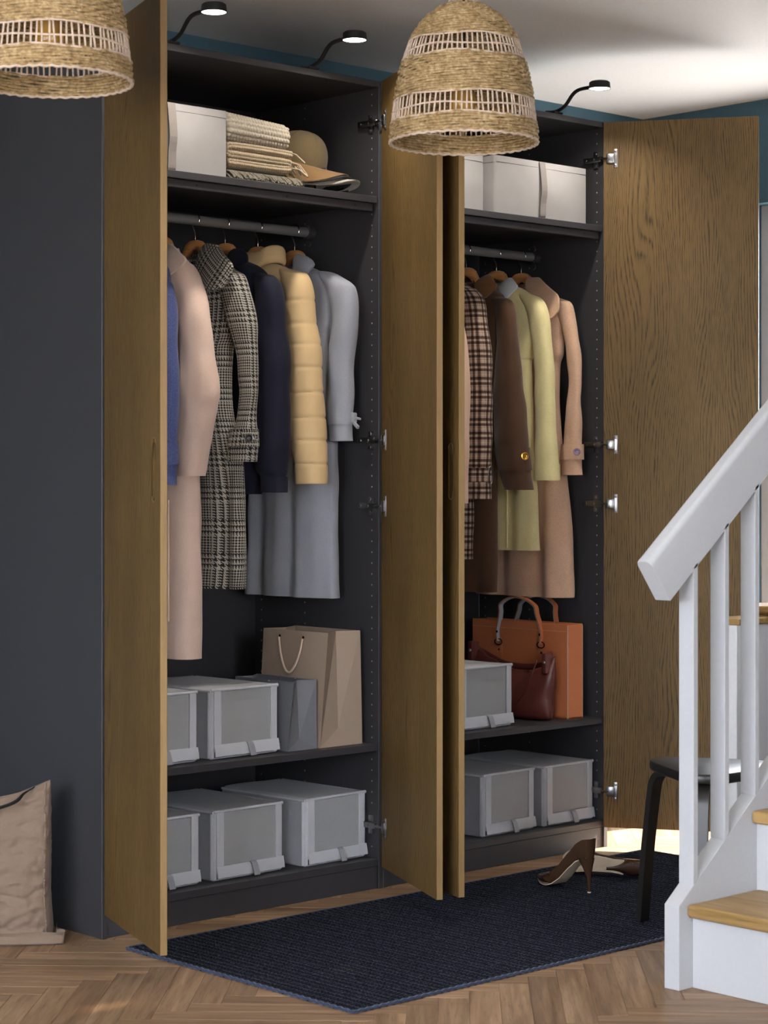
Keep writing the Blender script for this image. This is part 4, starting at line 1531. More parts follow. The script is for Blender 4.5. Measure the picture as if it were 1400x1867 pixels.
# burgundy slouchy handbag leaning on the tote
t = thing('handbag', 'slouchy burgundy leather handbag leaning against the cognac tote', 'handbag', (1.76, 0.22, 0.423))
nS, nR = 60, 40
rings = []
for i in range(nS):
    f = i / (nS - 1)
    y = 0.034 + 0.356 * f
    endk = min(1, math.sin(PI * min(max(f, 0.0), 1.0)) ** 0.38 + 0.02)
    ztop = 0.610 - 0.045 * math.sin(PI * f) + 0.030 * f + 0.025 * max(0, 0.15 - f) / 0.15
    zbot = 0.4238 + 0.010 * (1 - endk)
    thick = 0.062 * endk
    xc_ = 1.775
    rg = []
    for k in range(nR):
        a = 2 * PI * k / nR
        c_, s_ = math.cos(a), math.sin(a)
        fz = (s_ + 1) / 2
        wx = thick * (1.0 - 0.62 * fz ** 1.6)
        z = zbot + (ztop - zbot) * (0.5 + 0.5 * math.copysign(abs(s_) ** 0.8, s_))
        x_ = xc_ + 0.010 * fz + wx * math.copysign(abs(c_) ** 0.75, c_)
        if s_ < -0.05:
            yy_ = y + 0.035 * (0.5 - f) * 0.4
        else:
            yy_ = y
        rg.append((x_, yy_, z))
    P = np.array(rg)
    nn = wnoise(P * np.array([1, 1.2, 0.6]), 26, 5) * 0.0035 + 0.003 * np.sin(P[:, 1] * 90 + P[:, 2] * 40)
    P[:, 0] += nn * np.sign(P[:, 0] - xc_) * endk * 0.8
    P[:, 2] = np.maximum(P[:, 2] + nn * 0.4, 0.4238)
    rings.append(P)
b = MB()
b.loft(rings)
fixn(b.obj('body', M_WINE, t, 60))
fp = MB()
pp = catmull([(1.738, 0.070, 0.62), (1.722, 0.085, 0.56), (1.712, 0.115, 0.50), (1.706, 0.175, 0.445), (1.706, 0.26, 0.428)], 26)
fp.tube([tuple(p) for p in pp], 0.0026, 6)
fp.obj('flap_piping', M_WINE, t, 60)
for yc, zc in ((0.060, 0.612), (0.392, 0.632)):
    s = MB()
    s.box((1.752, yc - 0.014, zc - 0.035), (1.790, yc + 0.006, zc + 0.030), bev=0.006)
    so = s.obj('strap_end', M_WINE, t, 40)
    MB().lathe([(0.006, 0), (0.004, 0.003)], n=14, M=Matrix.Translation((1.752, yc - 0.006, zc)) @ Matrix.Rotation(-PI / 2, 4, 'Y')).obj('rivet', M_CHROME, so, 60)
sp = catmull([(1.775, 0.052, 0.63), (1.80, 0.075, 0.610), (1.812, 0.16, 0.588), (1.812, 0.28, 0.590), (1.80, 0.37, 0.625), (1.778, 0.392, 0.645)], 30)
MB().tube([tuple(p) for p in sp], 0.010, 8, True, 0.35, (1, 0, 0)).obj('shoulder_strap', M_WINE, t, 60)


# knitted blankets -------------------------------------------------
def knit_rings(rings, pu, pv, amp, seed=0):
    """push stitches out of a lofted surface: pu along the ring, pv along the loft"""
    A = np.array(rings, float)
    Rn, N = A.shape[:2]
    tv = np.roll(A, -1, 1) - np.roll(A, 1, 1)
    tu = np.gradient(A, axis=0)
    nrm = np.cross(tu, tv)
    nrm /= np.linalg.norm(nrm, axis=2, keepdims=True) + 1e-9
    seg = np.linalg.norm(np.roll(A, -1, 1) - A, axis=2)
    per = np.cumsum(seg, 1).mean(0)
    lon = np.concatenate([[0], np.cumsum(np.linalg.norm(np.diff(A, axis=0), axis=2).mean(1))])
    U, V = np.meshgrid(per, lon)
    row = np.abs(np.sin(PI * U / pu))
    col = np.abs(np.sin(PI * V / pv + 0.9 * np.sign(np.sin(PI * U / pu)) * row))
    hgt = (row ** 0.5) * (0.35 + 0.65 * col ** 0.6)
    return A + nrm * (hgt * amp)[:, :, None]


def rounded_ring(cy, cz, hy, hz, n, e=0.45):
    th = np.linspace(0, 2 * PI, n, endpoint=False)
    c_, s_ = np.cos(th), np.sin(th)
    return cy + hy * np.sign(c_) * np.abs(c_) ** e, cz + hz * np.sign(s_) * np.abs(s_) ** e


GB = 'knit blankets stacked on the top shelf'
t = thing('knit_blanket', 'cream waffle knit blanket rolled on top of the stack', 'blanket', (0.575, 0.19, 2.135), 0, GB)
rings = []
nX = 200
for i in range(nX):
    f = i / (nX - 1)
    x_ = 0.446 + 0.262 * f
    en = min(1, (min(f, 1 - f) / 0.10)) ** 0.5 if min(f, 1 - f) < 0.10 else 1
    en = max(en, 0.12)
    cz = 2.1825 - 0.012 * f
    y_, z_ = rounded_ring(0.19 + 0.0 * f, cz, 0.135 * en, (0.043 - 0.004 * f) * en, 220, 0.6)
    rings.append(np.stack([np.full(220, x_), y_, z_], 1))
A = knit_rings(rings, 0.0120, 0.0105, -0.0065)
b = MB()
b.loft(A)
fixn(b.obj('body', M_KNIT1, t, 'all'))

t = thing('knit_blanket', 'oatmeal knit blanket folded in layers, with a knotted fringe', 'blanket', (0.585, 0.19, 2.07), 0, GB)
path = [(0.700, 2.1235), (0.60, 2.1255), (0.50, 2.1255), (0.472, 2.1235), (0.461, 2.1140), (0.472, 2.1040), (0.50, 2.1020), (0.60, 2.1010), (0.688, 2.1005), (0.700, 2.0910),
        (0.688, 2.0815), (0.60, 2.0785), (0.50, 2.0790), (0.470, 2.0795)]
pa = catmull(path, 520)
rings = []
th_ = np.linspace(0, 2 * PI, 220, endpoint=False)
ry_ = np.sign(np.cos(th_)) * np.abs(np.cos(th_)) ** 0.22
rn_ = np.sign(np.sin(th_)) * np.abs(np.sin(th_)) ** 0.5
for i in range(len(pa)):
    d = pa[min(i + 1, len(pa) - 1)] - pa[max(i - 1, 0)]
    d /= np.linalg.norm(d)
    yy_ = 0.195 + ry_ * (0.135 + 0.004 * math.sin(i * 0.03))
    rings.append(np.stack([pa[i][0] - d[1] * rn_ * 0.0105, yy_, pa[i][1] + d[0] * rn_ * 0.0105], 1))
A = knit_rings(rings, 0.0095, 0.0085, -0.0042)
b = MB()
b.loft(A)
fixn(b.obj('body', M_KNIT2, t, 'all'))
fr = MB()
for k in range(60):
    y_ = 0.055 + 0.27 * random.random()
    z_ = random.choice((2.132, 2.100, 2.086))
    x_ = 0.700
    L = random.uniform(0.02, 0.034)
    dy = random.uniform(-0.012, 0.006) - (0.012 if y_ < 0.09 else 0)
    fr.tube([(x_, y_, z_), (x_ + L * 0.5, y_ + dy, z_ - 0.006), (x_ + L, y_ + dy * 2, z_ - 0.026 - 0.012 * random.random())], [0.0032, 0.0028, 0.0036], 6)
stuff(fr.obj('fringe', M_KNIT2, t, 60))

t = thing('fringed_throw', 'dark marled throw at the bottom of the stack, its fringe hanging forward', 'blanket', (0.585, 0.19, ZT), 0, GB)
rings = []
for i in range(60):
    f = i / 59
    en = max(0.15, min(1, (min(f, 1 - f) / 0.08)) ** 0.5)
    y_, z_ = rounded_ring(0.20, 2.0455, 0.125 * en, 0.018 * en, 120, 0.5)
    rings.append(np.stack([np.full(120, 0.452 + 0.25 * f), y_, z_], 1))
b = MB()
b.loft(knit_rings(rings, 0.012, 0.012, -0.004))
fixn(b.obj('body', M_KNIT3, t, 'all'))
fr = MB()
for k in range(230):
    x_ = 0.455 + 0.255 * (k % 58) / 57 + random.uniform(-0.003, 0.003)
    lay = k // 58
    za = 2.058 - 0.008 * lay
    L = random.uniform(0.7, 1.0)
    sw = random.uniform(0.0, 0.022)
    p = [(x_, 0.085, za), (x_ + sw * 0.4, 0.066 - 0.008 * (3 - lay) * 0.6, za - 0.004), (x_ + sw, 0.052 - 0.004 * (3 - lay), max(2.0305, za - 0.016 * L)), (x_ + sw * 1.3, 0.046 - 0.004 * (3 - lay), max(2.0300, za - 0.027 * L))]
    fr.tube(p, [0.003, 0.0026, 0.0026, 0.0036], 6)
for k in range(40):
    y_ = 0.07 + 0.2 * random.random()
    za = random.uniform(2.04, 2.058)
    fr.tube([(0.698, y_, za), (0.722, y_ - 0.01, za - 0.006), (0.730 + 0.008 * random.random(), y_ - 0.02, max(2.0305, za - 0.022))], [0.003, 0.0026, 0.0034], 6)
stuff(fr.obj('fringe', M_KNIT3, t, 60))


# baseball caps ----------------------------------------------------
def cap(name, label, loc, rz, tilt, mc, mbr, under, pitch=0.0, cs=1.0, bl=0.070, droop=0.046):
    t = thing(name, label, 'cap', loc, 0, 'baseball caps stacked on the top shelf')
    M = Matrix.Translation(loc) @ Matrix.Rotation(rz, 4, 'Z') @ Matrix.Rotation(pitch, 4, 'Y') @ Matrix.Rotation(tilt, 4, 'X')
    # crown: six panels meeting at a button, front (+x) taller
    b = MB()
    rings = []
    for i in range(18):
        f = i / 17
        el = f * PI / 2
        rg = []
        for k in range(48):
            a = 2 * PI * k / 48
            rr = math.cos(el) ** 0.92 * cs
            pan = 1 - 0.012 * abs(math.cos(3 * a)) ** 12
            ax = 0.100 if math.cos(a) > 0 else 0.098
            x_ = ax * rr * math.cos(a) * pan
            y_ = 0.080 * rr * math.sin(a) * pan
            z_ = cs * 0.098 * math.sin(el) ** 0.9 + 0.010 * math.cos(a) * math.sin(2 * el)
            rg.append((M @ Vector((x_, y_, z_)))[:])
        rings.append(rg)
    b.loft(rings, False, True)
    crown = b.obj('crown', mc, t, 60)
    so = MB().lathe([(0.006, 0.104), (0.005, 0.110), (0.001, 0.112)], n=14, M=M @ Matrix.Translation((0, 0, -0.012 - 0.098 * (1 - cs))))
    so.obj('top_button', mc, crown, 60)
    for k in range(3):
        a = PI / 6 + PI / 3 * k
        pts = []
        for i in range(25):
            el = PI * i / 24
            rr = abs(math.cos(el)) ** 0.92 * cs * (1 if el < PI / 2 else -1)
            aa = a
            zz = cs * 0.098 * math.sin(el) ** 0.9 + 0.010 * math.cos(aa) * (1 if el < PI / 2 else -1) * abs(math.sin(2 * el))
            pts.append((M @ Vector((0.0995 * rr * math.cos(aa), 0.0805 * rr * math.sin(aa), zz + 0.0006)))[:])
        MB().tube(pts, 0.0008, 5).obj('panel_seam', mc, crown, 60)
    # brim: bent crescent
    m = MB()
    top, bot = [], []
    for i in range(13):
        f = i / 12
        rt, rb = [], []
        for k in range(31):
            u_ = -1 + 2 * k / 30
            a = math.radians(74) * u_
            xi, yi = cs * 0.098 * math.cos(a), cs * 0.079 * math.sin(a)
            xo = 0.030 + (cs * 0.098 + bl - 0.030) * (1 - abs(u_) ** 2.6) ** 0.45
            yo = 0.090 * u_ * cs
            x_, y_ = xi + (xo - xi) * f, yi + (yo - yi) * f
            z_ = 0.004 - droop * (y_ / 0.085) ** 2 * (0.10 + 0.90 * f) + 0.004 * f
            rt.append((M @ Vector((x_, y_, z_ + 0.0015)))[:])
            rb.append((M @ Vector((x_, y_, z_ - 0.0015)))[:])
        top.append(rt)
        bot.append(rb)
    rings = [tp + bt[::-1] for tp, bt in zip(top, bot)]
    m.loft(rings)
    fixn(m.obj('brim', mbr, t, 60))
    return t

cap('baseball_cap', 'slate grey baseball cap with pale brim, lowest of the stacked caps', (0.828, 0.180, 2.090), R(-66), R(-2), M_CAPGRY, M_CAPGRY2, None, R(10), 0.84, 0.110, 0.050)
cap('baseball_cap', 'black baseball cap between the grey and the olive ones', (0.820, 0.184, 2.107), R(-68), R(-2), M_CAPBLK, M_CAPBLK, None, R(13), 0.92, 0.090, 0.052)
cap('baseball_cap', 'olive and tan baseball cap on top of the stacked caps', (0.816, 0.188, 2.126), R(-66), R(-2), M_OLIVE, M_OLIVE2, None, R(17), 1.0, 0.078, 0.055)


# ================================================================== PENDANT SHADES
def pendant(cx, cy, zr, label):
    t = thing('pendant_lamp', label, 'pendant lamp', (cx, cy, zr), 0, 'hanging seagrass shades')
    H_ = 0.338
    prof = catmull([(0.180, 0.0), (0.176, 0.045), (0.169, 0.100), (0.160, 0.150), (0.148, 0.200), (0.130, 0.250), (0.100, 0.295), (0.062, 0.325), (0.030, 0.338)], 120)
    zs, rs = prof[:, 1], prof[:, 0]
    def rad(z):
        return float(np.interp(z, zs, rs))
    def weave(name, za, zb, parent):
        m = MB()
        pitch = 0.0062
        n = max(2, int(round((zb - za) / pitch)))
        NS = 150
        for i in range(n):
            z = za + (zb - za) * (i + 0.5) / n
            r = rad(z)
            rings = []
            ph = PI * (i % 2)
            for k in range(NS + 1):
                a = 2 * PI * (k % NS) / NS
                rr = r + 0.0022 * math.sin(25 * a + ph) + 0.0010 * math.sin(7 * a + i * 2.1)
                zz = z + 0.0012 * math.sin(11 * a + i * 1.7)
                tr = 0.0036 + 0.0005 * math.sin(17 * a + i)
                rg = []
                for j in range(6):
                    q_ = 2 * PI * j / 6
                    rg.append((cx + (rr + tr * 0.75 * math.cos(q_)) * math.cos(a), cy + (rr + tr * 0.75 * math.cos(q_)) * math.sin(a), zr + zz + tr * 1.12 * math.sin(q_)))
                rings.append(rg)
            m.loft(rings, False, False)
        return stuff(m.obj(name, M_STRAW, parent, 'all'))
    def cords(name, za, zb, n, seed):
        rr = random.Random(seed)
        m = MB()
        for k in range(n):
            a0 = 2 * PI * k / n + rr.uniform(-0.010, 0.010)
            a1 = a0 + rr.uniform(-0.022, 0.022)
            pts = []
            for i in range(5):
                f = i / 4
                a = a0 + (a1 - a0) * f
                z = za + (zb - za) * f
                r = rad(z)
                pts.append((cx + r * math.cos(a), cy + r * math.sin(a), zr + z))
            m.tube(pts, 0.0023, 6)
        o = stuff(m.obj(name, M_CORDP, t, 'all'))
        b = MB()
        for z in (za, (za + zb) / 2 - 0.003, zb):
            pts = []
            for k in range(100):
                a = 2 * PI * k / 100
                r = rad(z) + 0.001 + 0.0006 * math.sin(40 * a)
                pts.append((cx + r * math.cos(a), cy + r * math.sin(a), zr + z + 0.0022 * math.sin(5 * a + seed + z * 90)))
            b.tube(pts + pts[:2], 0.0024, 6, False)
        b.obj('binding_cord', M_CORDP, t, 'all')
    weave('rim_band', 0.002, 0.047, t)
    cords('open_band', 0.046, 0.098, 84, 3)
    weave('middle_band', 0.098, 0.196, t)
    cords('open_band', 0.196, 0.242, 74, 9)
    weave('crown_band', 0.242, 0.336, t)
    e = MB()
    pts = []
    for k in range(160):
        a = 2 * PI * k / 160
        r = rad(0) + 0.0015 * math.sin(44 * a)
        pts.append((cx + r * math.cos(a), cy + r * math.sin(a), zr + 0.0015 * math.cos(44 * a)))
    e.tube(pts + pts[:2], 0.0034, 6, False)
    e.obj('rim_cord', M_CORDP, t, 'all')
    MB().tube([(cx, cy, zr + 0.20), (cx, cy, CEIL - 0.02)], 0.0035, 8).obj('flex', M_BLACK, t, 60)
    MB().lathe([(0.05, 0.0), (0.05, 0.012), (0.03, 0.0195)], (cx, cy, CEIL - 0.020), 28).obj('ceiling_rose', M_BLACK, t, 40)
    s = MB().lathe([(0.020, 0.0), (0.021, 0.05), (0.012, 0.065), (0.004, 0.072)], (cx, cy, zr + 0.160), 24)
    so = s.obj('lamp_holder', M_BLACK, t, 40)
    bp_ = [(0.002, -0.105), (0.018, -0.100), (0.032, -0.078), (0.034, -0.060), (0.024, -0.030), (0.014, -0.010), (0.013, 0.004)]
    fixn(MB().lathe(bp_, (cx, cy, zr + 0.160), 24).obj('bulb', m_plain('amber_bulb', C(190, 146, 70), 0.15, 0, 0.6, 60, 0.03, 0), so, 60))
    for dx_, dy_ in ((0.03, 0.018), (-0.034, 0.004), (0.004, -0.034)):
        pts = [(cx + dx_ * (1.4 - f * 1.3), cy + dy_ * (1.4 - f * 1.3), zr + 0.33 + 0.16 * f) for f in (0, 0.2, 0.5, 1.0)]
        MB().tube(pts, 0.002, 6).obj('hanging_cord', M_CORDP, t, 60)
    return t


pendant(0.453, -0.875, 2.017, 'woven seagrass pendant shade hanging in front of the two middle doors')
pendant(-0.567, -0.608, 2.068, 'woven seagrass pendant shade hanging beside the outermost oak door')

# ================================================================== RUG
rx0, rx1, ry0, ry1, rh = -0.022, 2.015, -1.000, -0.140, 0.008
nx = int((rx1 - rx0) / 0.0034)
ny = int((ry1 - ry0) / 0.0042)
X = np.linspace(rx0, rx1, nx)
Yv = np.linspace(ry0, ry1, ny)
XX, YY = np.meshgrid(X, Yv)
rib = np.abs(np.sin(PI * (XX - rx0) / 0.0225)) ** 0.6
twist = 0.5 + 0.5 * np.sin(2 * PI * (YY / 0.0125) + 2.2 * np.sin(2 * PI * (XX - rx0) / 0.0225) + PI * (np.floor((XX - rx0) / 0.0225) % 2))
ZZ = rh - 0.0055 + 0.0058 * rib * (0.45 + 0.55 * twist)
edge = np.minimum(np.minimum(XX - rx0, rx1 - XX), np.minimum(YY - ry0, ry1 - YY))
ZZ = np.where(edge < 0.012, rh - 0.001 + 0.001 * twist, ZZ)
ZZ = np.where(edge < 0.0005, 0.001, ZZ)
wob = 0.0022 * np.sin(YY * 61) + 0.0016 * np.sin(YY * 143)
XW = XX + np.where(XX < 0.5, 1, -1) * wob * np.exp(-edge / 0.02)
vs = np.stack([XW, YY, ZZ], 2).reshape(-1, 3)
I = np.arange(nx * ny).reshape(ny, nx)
quads = np.stack([I[:-1, :-1], I[:-1, 1:], I[1:, 1:], I[1:, :-1]], 2).reshape(-1, 4)
me = bpy.data.meshes.new('rug')
me.vertices.add(len(vs))
me.vertices.foreach_set('co', vs.ravel())
me.loops.add(quads.size)
me.loops.foreach_set('vertex_index', quads.ravel())
me.polygons.add(len(quads))
me.polygons.foreach_set('loop_start', np.arange(0, quads.size, 4))
me.polygons.foreach_set('loop_total', np.full(len(quads), 4))
me.update(calc_edges=True)
me.validate()
rug = thing('rug', 'dark navy ribbed flatweave rug in front of the wardrobes', 'rug', (1.0, -0.57, 0.001))
mkobj('weave', me, M_RUG, rug)
bd = MB()
pts = [(rx0, ry0, 0.0045), (rx1, ry0, 0.0045), (rx1, ry1, 0.0045), (rx0, ry1, 0.0045)]
for a, b_ in zip(pts, pts[1:] + pts[:1]):
    n = int((Vector(a) - Vector(b_)).length / 0.011)
    dv = (Vector(b_) - Vector(a))
    pr_ = Vector((-dv.y, dv.x, 0)).normalized()
    pl = []
    for k in range(n + 1):
        p = Vector(a) + dv * (k / n)
        pl.append((p + pr_ * (0.0016 * (-1) ** k) + Vector((0, 0, 0.0006 * (-1) ** k)))[:])
    bd.tube(pl, 0.0042, 6)
bd.obj('bound_edge', m_fabric('navy_edge_yarn', C(44, 54, 80), 0.9, 420, 0.45, 0.1, 0.6), rug, 60)

# ================================================================== STAIRCASE
st = thing('staircase', 'white staircase with oak treads, slatted balusters and handrail', 'staircase', (1.7, -1.8, 0))
RISE, GO, SX = 0.1935, 0.2475, 0.722
yN, yS0, yS1 = -2.35, -1.366, -1.322
slope = RISE / GO
NST = 8
xE = 2.86


def stringer(ya, yb):
    x0_ = 0.672
    zt = 0.198
    xe = xE
    poly = [(x0_, 0.0005), (x0_, zt), (xe, zt + slope * (xe - x0_)), (xe, max(0, slope * (xe - 1.05))), (1.05, 0.0005)]
    return MB().prism(poly, 1, ya, yb, 0.0015).obj('stringer', M_WHITE, st)


stringer(yS0, yS1)
stringer(yN - 0.044, yN)
for k in range(NST):
    xr = SX + GO * k
    z1 = RISE * (k + 1)
    if xr + GO > xE:
        break
    MB().box((xr, yN + 0.0005, z1 - RISE + (0.0005 if k == 0 else 0.003)), (xr + 0.018, yS0 - 0.0005, z1 - 0.026), bev=0.001).obj('riser', M_WHITE, st)
    MB().box((xr - 0.022, yN + 0.0005, z1 - 0.0255), (xr + GO + 0.010, yS0 - 0.0005, z1 + 0.005), bev=0.009, seg=4).obj('tread', M_TREAD, st, 40)
# balusters stand on the stringer and run up into the rail
cs, sn = GO / math.hypot(GO, RISE), RISE / math.hypot(GO, RISE)
def rail_under(x):
    return 0.912 + slope * (x - 0.640)
for k in range(13):
    xb = 0.726 + 0.119 * k
    zb = 0.198 + slope * (xb - 0.672)
    zt = rail_under(xb + 0.008)
    if zt > CEIL - 0.1:
        break
    poly = [(xb, zb + 0.001), (xb + 0.016, zb + slope * 0.016 + 0.001), (xb + 0.016, zt + slope * 0.008 + 0.01), (xb, zt - slope * 0.008 + 0.01)]
    MB().prism(poly, 1, -1.366, -1.322, 0.001).obj('baluster', M_WHITE, st)
# handrail: a deep board with rounded top arrises, cut square to its run
p0 = Vector((0.640, 0, 0.912))
L = 2.0
hh, hw_ = 0.122, 0.022
sec = []
for (a_, b_) in ((-hw_, 0.002), (-hw_ + 0.002, 0), (hw_ - 0.002, 0), (hw_, 0.002)):
    sec.append((a_, b_))
for k in range(7):
    a = PI / 2 * k / 6
    sec.append((hw_ - 0.016 + 0.016 * math.cos(a), hh - 0.016 + 0.016 * math.sin(a)))
for k in range(7):
    a = PI / 2 + PI / 2 * k / 6
    sec.append((-hw_ + 0.016 + 0.016 * math.cos(a), hh - 0.016 + 0.016 * math.sin(a)))
du, dn_ = Vector((cs, 0, sn)), Vector((-sn, 0, cs))
rings = []
for s_, ins in ((0.0, 0.003), (0.003, 0), (L, 0)):
    rg = []
    for a_, b_ in sec:
        f = 1 - ins / 0.02 * 0.3
        p = p0 + du * s_ + dn_ * ((b_ - hh / 2) * f + hh / 2) + Vector((0, -1.344 + a_ * f, 0))
        rg.append(p[:])
    rings.append(rg)
m = MB()
m.loft(rings)
fixn(m.obj('handrail', M_WHITE, st, 40))

# ================================================================== STOOL
so = thing('stool', 'black three-legged wooden stool between the rug and the staircase', 'stool', (1.17, -1.05, 0))
SCX, SCY, SZ = 1.178, -1.067, 0.452
angs = [R(90), R(210), R(330)]
outl = []
for k in range(72):
    a = 2 * PI * k / 72
    # rounded triangle
    rr = 0.158 + 0.028 * math.cos(3 * (a - angs[0])) + 0.004 * math.cos(6 * (a - angs[0]))
    outl.append((SCX + rr * math.cos(a), SCY + rr * math.sin(a)))
def inset(f, z):
    return [(SCX + (x_ - SCX) * f, SCY + (y_ - SCY) * f, z) for x_, y_ in outl]
MB().loft([inset(0.96, SZ - 0.026), inset(0.99, SZ - 0.023), inset(1.0, SZ - 0.018), inset(1.0, SZ - 0.005), inset(0.985, SZ - 0.001), inset(0.97, SZ)]).obj('seat', M_BLACKW, so, 40)
for a in angs:
    ca, sa = math.cos(a), math.sin(a)
    prof = catmull([(0.075, SZ - 0.0345), (0.135, SZ - 0.0345), (0.168, SZ - 0.040), (0.188, SZ - 0.064), (0.197, SZ - 0.110), (0.216, 0.20), (0.234, 0.009)], 40)
    rings = []
    for i in range(40):
        d = prof[min(i + 1, 39)] - prof[max(i - 1, 0)]
        d = d / np.linalg.norm(d)
        n_ = np.array([-d[1], d[0]])
        th = 0.0085
        wdt = 0.022 - 0.004 * i / 39
        p, q_ = prof[i] + n_ * th, prof[i] - n_ * th
        rg = []
        for (rr, zz), w_ in ((p, -wdt), (p, wdt), (q_, wdt), (q_, -wdt)):
            rg.append((SCX + rr * ca - w_ * sa, SCY + rr * sa + w_ * ca, max(zz, 0.0085)))
        rings.append(rg)
    b = MB()
    b.loft(rings)
    fixn(b.obj('leg', M_BLACKW, so, 35))


# ================================================================== PUMPS
def pump(label, M, matu, mats, group='pair of high-heeled pumps', loc=None, name='high_heel_pump', size=1.0):
    """local: heel seat at origin, toe along +x, up +z, heel tip touches z=0"""
    t = thing(name, label, 'shoe', loc)
    HZ_ = 0.098
    def cz(s):
        return float(np.interp(s, [0, 0.10, 0.22, 0.36, 0.50, 0.62, 0.72, 0.85, 1.0], [HZ_, HZ_ - 0.001, HZ_ - 0.010, 0.062, 0.030, 0.010, 0.003, 0.003, 0.011]))
    def hw(s):
        return float(np.interp(s, [0, 0.04, 0.12, 0.3, 0.5, 0.66, 0.78, 0.9, 0.97, 1.0], [0.008, 0.021, 0.027, 0.024, 0.029, 0.039, 0.036, 0.022, 0.010, 0.003]))
    def tl(s):   # side wall height above the sole
        return float(np.interp(s, [0, 0.08, 0.25, 0.45, 0.62, 0.72, 0.74, 0.85, 0.95, 1.0], [0.060, 0.058, 0.046, 0.040, 0.036, 0.037, 0.037, 0.029, 0.018, 0.009]))
    LEN = 0.235
    N = 25
    S = np.concatenate([np.linspace(0, 0.2, 14), np.linspace(0.22, 0.70, 22), np.linspace(0.72, 1, 18)])
    out, inn = [], []
    for s in S:
        w, b, h = hw(s), cz(s), tl(s)
        close = np.clip((s - 0.64) / 0.05, 0, 1)       # vamp closes over the toes
        rg, ri = [], []
        for k in range(N):
            f = k / (N - 1)
            a = PI * (1 + f)                           # left topline, under the sole, right topline
            y = w * math.cos(a)
            lean = 1 - 0.10 * abs(math.cos(a))
            zz = b + h * (1 - abs(math.sin(a)) ** 0.7)
            if close > 0:
                cq = math.cos(PI * 1.5 + (f - 0.5) * 2 * PI * 0.999)
                y = w * math.copysign(abs(math.cos(a)) ** 0.25, math.cos(a)) * (1 - 0.10 * (1 - abs(math.sin(a)))) * (1 - close) + close * w * math.copysign(abs(cq) ** 0.7, cq)
                zc = b + h * (0.5 + 0.5 * math.sin(PI * 1.5 + (f - 0.5) * 2 * PI * 0.999))
                zz = zz * (1 - close) + zc * close
            else:
                y = w * math.copysign(abs(math.cos(a)) ** 0.25, math.cos(a)) * (1 - 0.10 * (1 - abs(math.sin(a))))
                zz = b + h * (1 - abs(math.sin(a)) ** 0.7)
            rg.append((s * LEN - 0.012 + (0.010 * (1 - s / 0.15) * ((zz - b) / 0.06 - 0.4) * -1 if s < 0.15 else 0), y, zz))
        out.append(rg)
    A = np.array(out)
    def put(V):
        return [(M @ (Vector(p) * size))[:] for p in V]
    bm = bmesh.new()
    vv = [[bm.verts.new(p) for p in put(r)] for r in A]
    for i in range(len(A) - 1):
        for k in range(N - 1):
            bm.faces.new((vv[i][k], vv[i + 1][k], vv[i + 1][k + 1], vv[i][k + 1]))
    # close the back of the heel cup
    for k in range(N // 2):
        a_, b_, c_, d_ = vv[0][k], vv[0][k + 1], vv[0][N - 2 - k], vv[0][N - 1 - k]
        if len({a_, b_, c_, d_}) == 4:
            bm.faces.new((a_, b_, c_, d_))
        else:
            bm.faces.new(tuple(dict.fromkeys((a_, b_, c_, d_))))
    bmesh.ops.recalc_face_normals(bm, faces=bm.faces)
    bmesh.ops.solidify(bm, geom=list(bm.faces), thickness=0.0016)
    u = MB()
    u.addbm(bm)
    uo = fixn(u.obj('upper', matu, t, 70))
    # insole and outsole follow the bottom line
    def strip(dz0, dz1, f, s0, s1):
        m = MB()
        rings = []
        for s in np.linspace(s0, s1, 40):
            w, b = hw(s) * f, cz(s)
            x_ = s * LEN - 0.012
            rings.append(put([(x_, -w, b + dz0), (x_, -w * 0.5, b + dz0 - 0.0006), (x_, w * 0.5, b + dz0 - 0.0006), (x_, w, b + dz0), (x_, w, b + dz1), (x_, -w, b + dz1)]))
        m.loft(rings)
        return m
    fixn(strip(0.0040, 0.0055, 0.76, 0.05, 0.90).obj('insole', mats, uo, 60))
    fixn(strip(-0.0016, 0.0008, 0.84, 0.17, 0.99).obj('outsole', mats, t, 60))
    # stiletto heel
    rings = []
    for f in np.linspace(0, 1, 16):
        z = 0.0035 + (HZ_ - 0.002) * (1 - f)
        k = (1 - f) ** 2.2
        rx, ry = 0.0048 + 0.0240 * k, 0.0046 + 0.0195 * k
        xc = 0.002 + 0.016 * k + 0.001 * f
        rings.append(put([(xc + rx * math.cos(a), ry * math.sin(a), z) for a in np.linspace(0, 2 * PI, 20, endpoint=False)]))
    h = MB()
    h.loft(rings)
    ho = fixn(h.obj('heel', matu, t, 60))
    tip = MB()
    tip.loft([put([(0.003 + 0.0052 * math.cos(a), 0.005 * math.sin(a), z) for a in np.linspace(0, 2 * PI, 16, endpoint=False)]) for z in (0.0003, 0.004)])
    fixn(tip.obj('heel_tip', mats, ho, 40))
    return t


RZ = 0.0085
ang = math.atan2(0.985, 0.10)
M1 = Matrix.Translation((1.353, -0.492, RZ)) @ Matrix.Rotation(ang, 4, 'Z')
pump('bronze brown high-heeled pump standing upright on the rug', M1, M_PUMP, M_SOLE, loc=(1.37, -0.40, RZ))
tv = Vector((0.20, 0.98, 0)).normalized()
dvv = Vector((-0.98, 0.20, 0.10)).normalized()
up_ = -dvv
side = up_.cross(tv).normalized()
tv = side.cross(up_).normalized()
M2 = Matrix(((tv.x, side.x, up_.x, 0), (tv.y, side.y, up_.y, 0), (tv.z, side.z, up_.z, 0), (0, 0, 0, 1)))
M2 = Matrix.Translation((1.508, -0.415, RZ + 0.0395)) @ M2
pump('bronze brown high-heeled pump tipped over on its side on the rug', M2, M_PUMP, M_SOLE, loc=(1.6, -0.38, RZ))
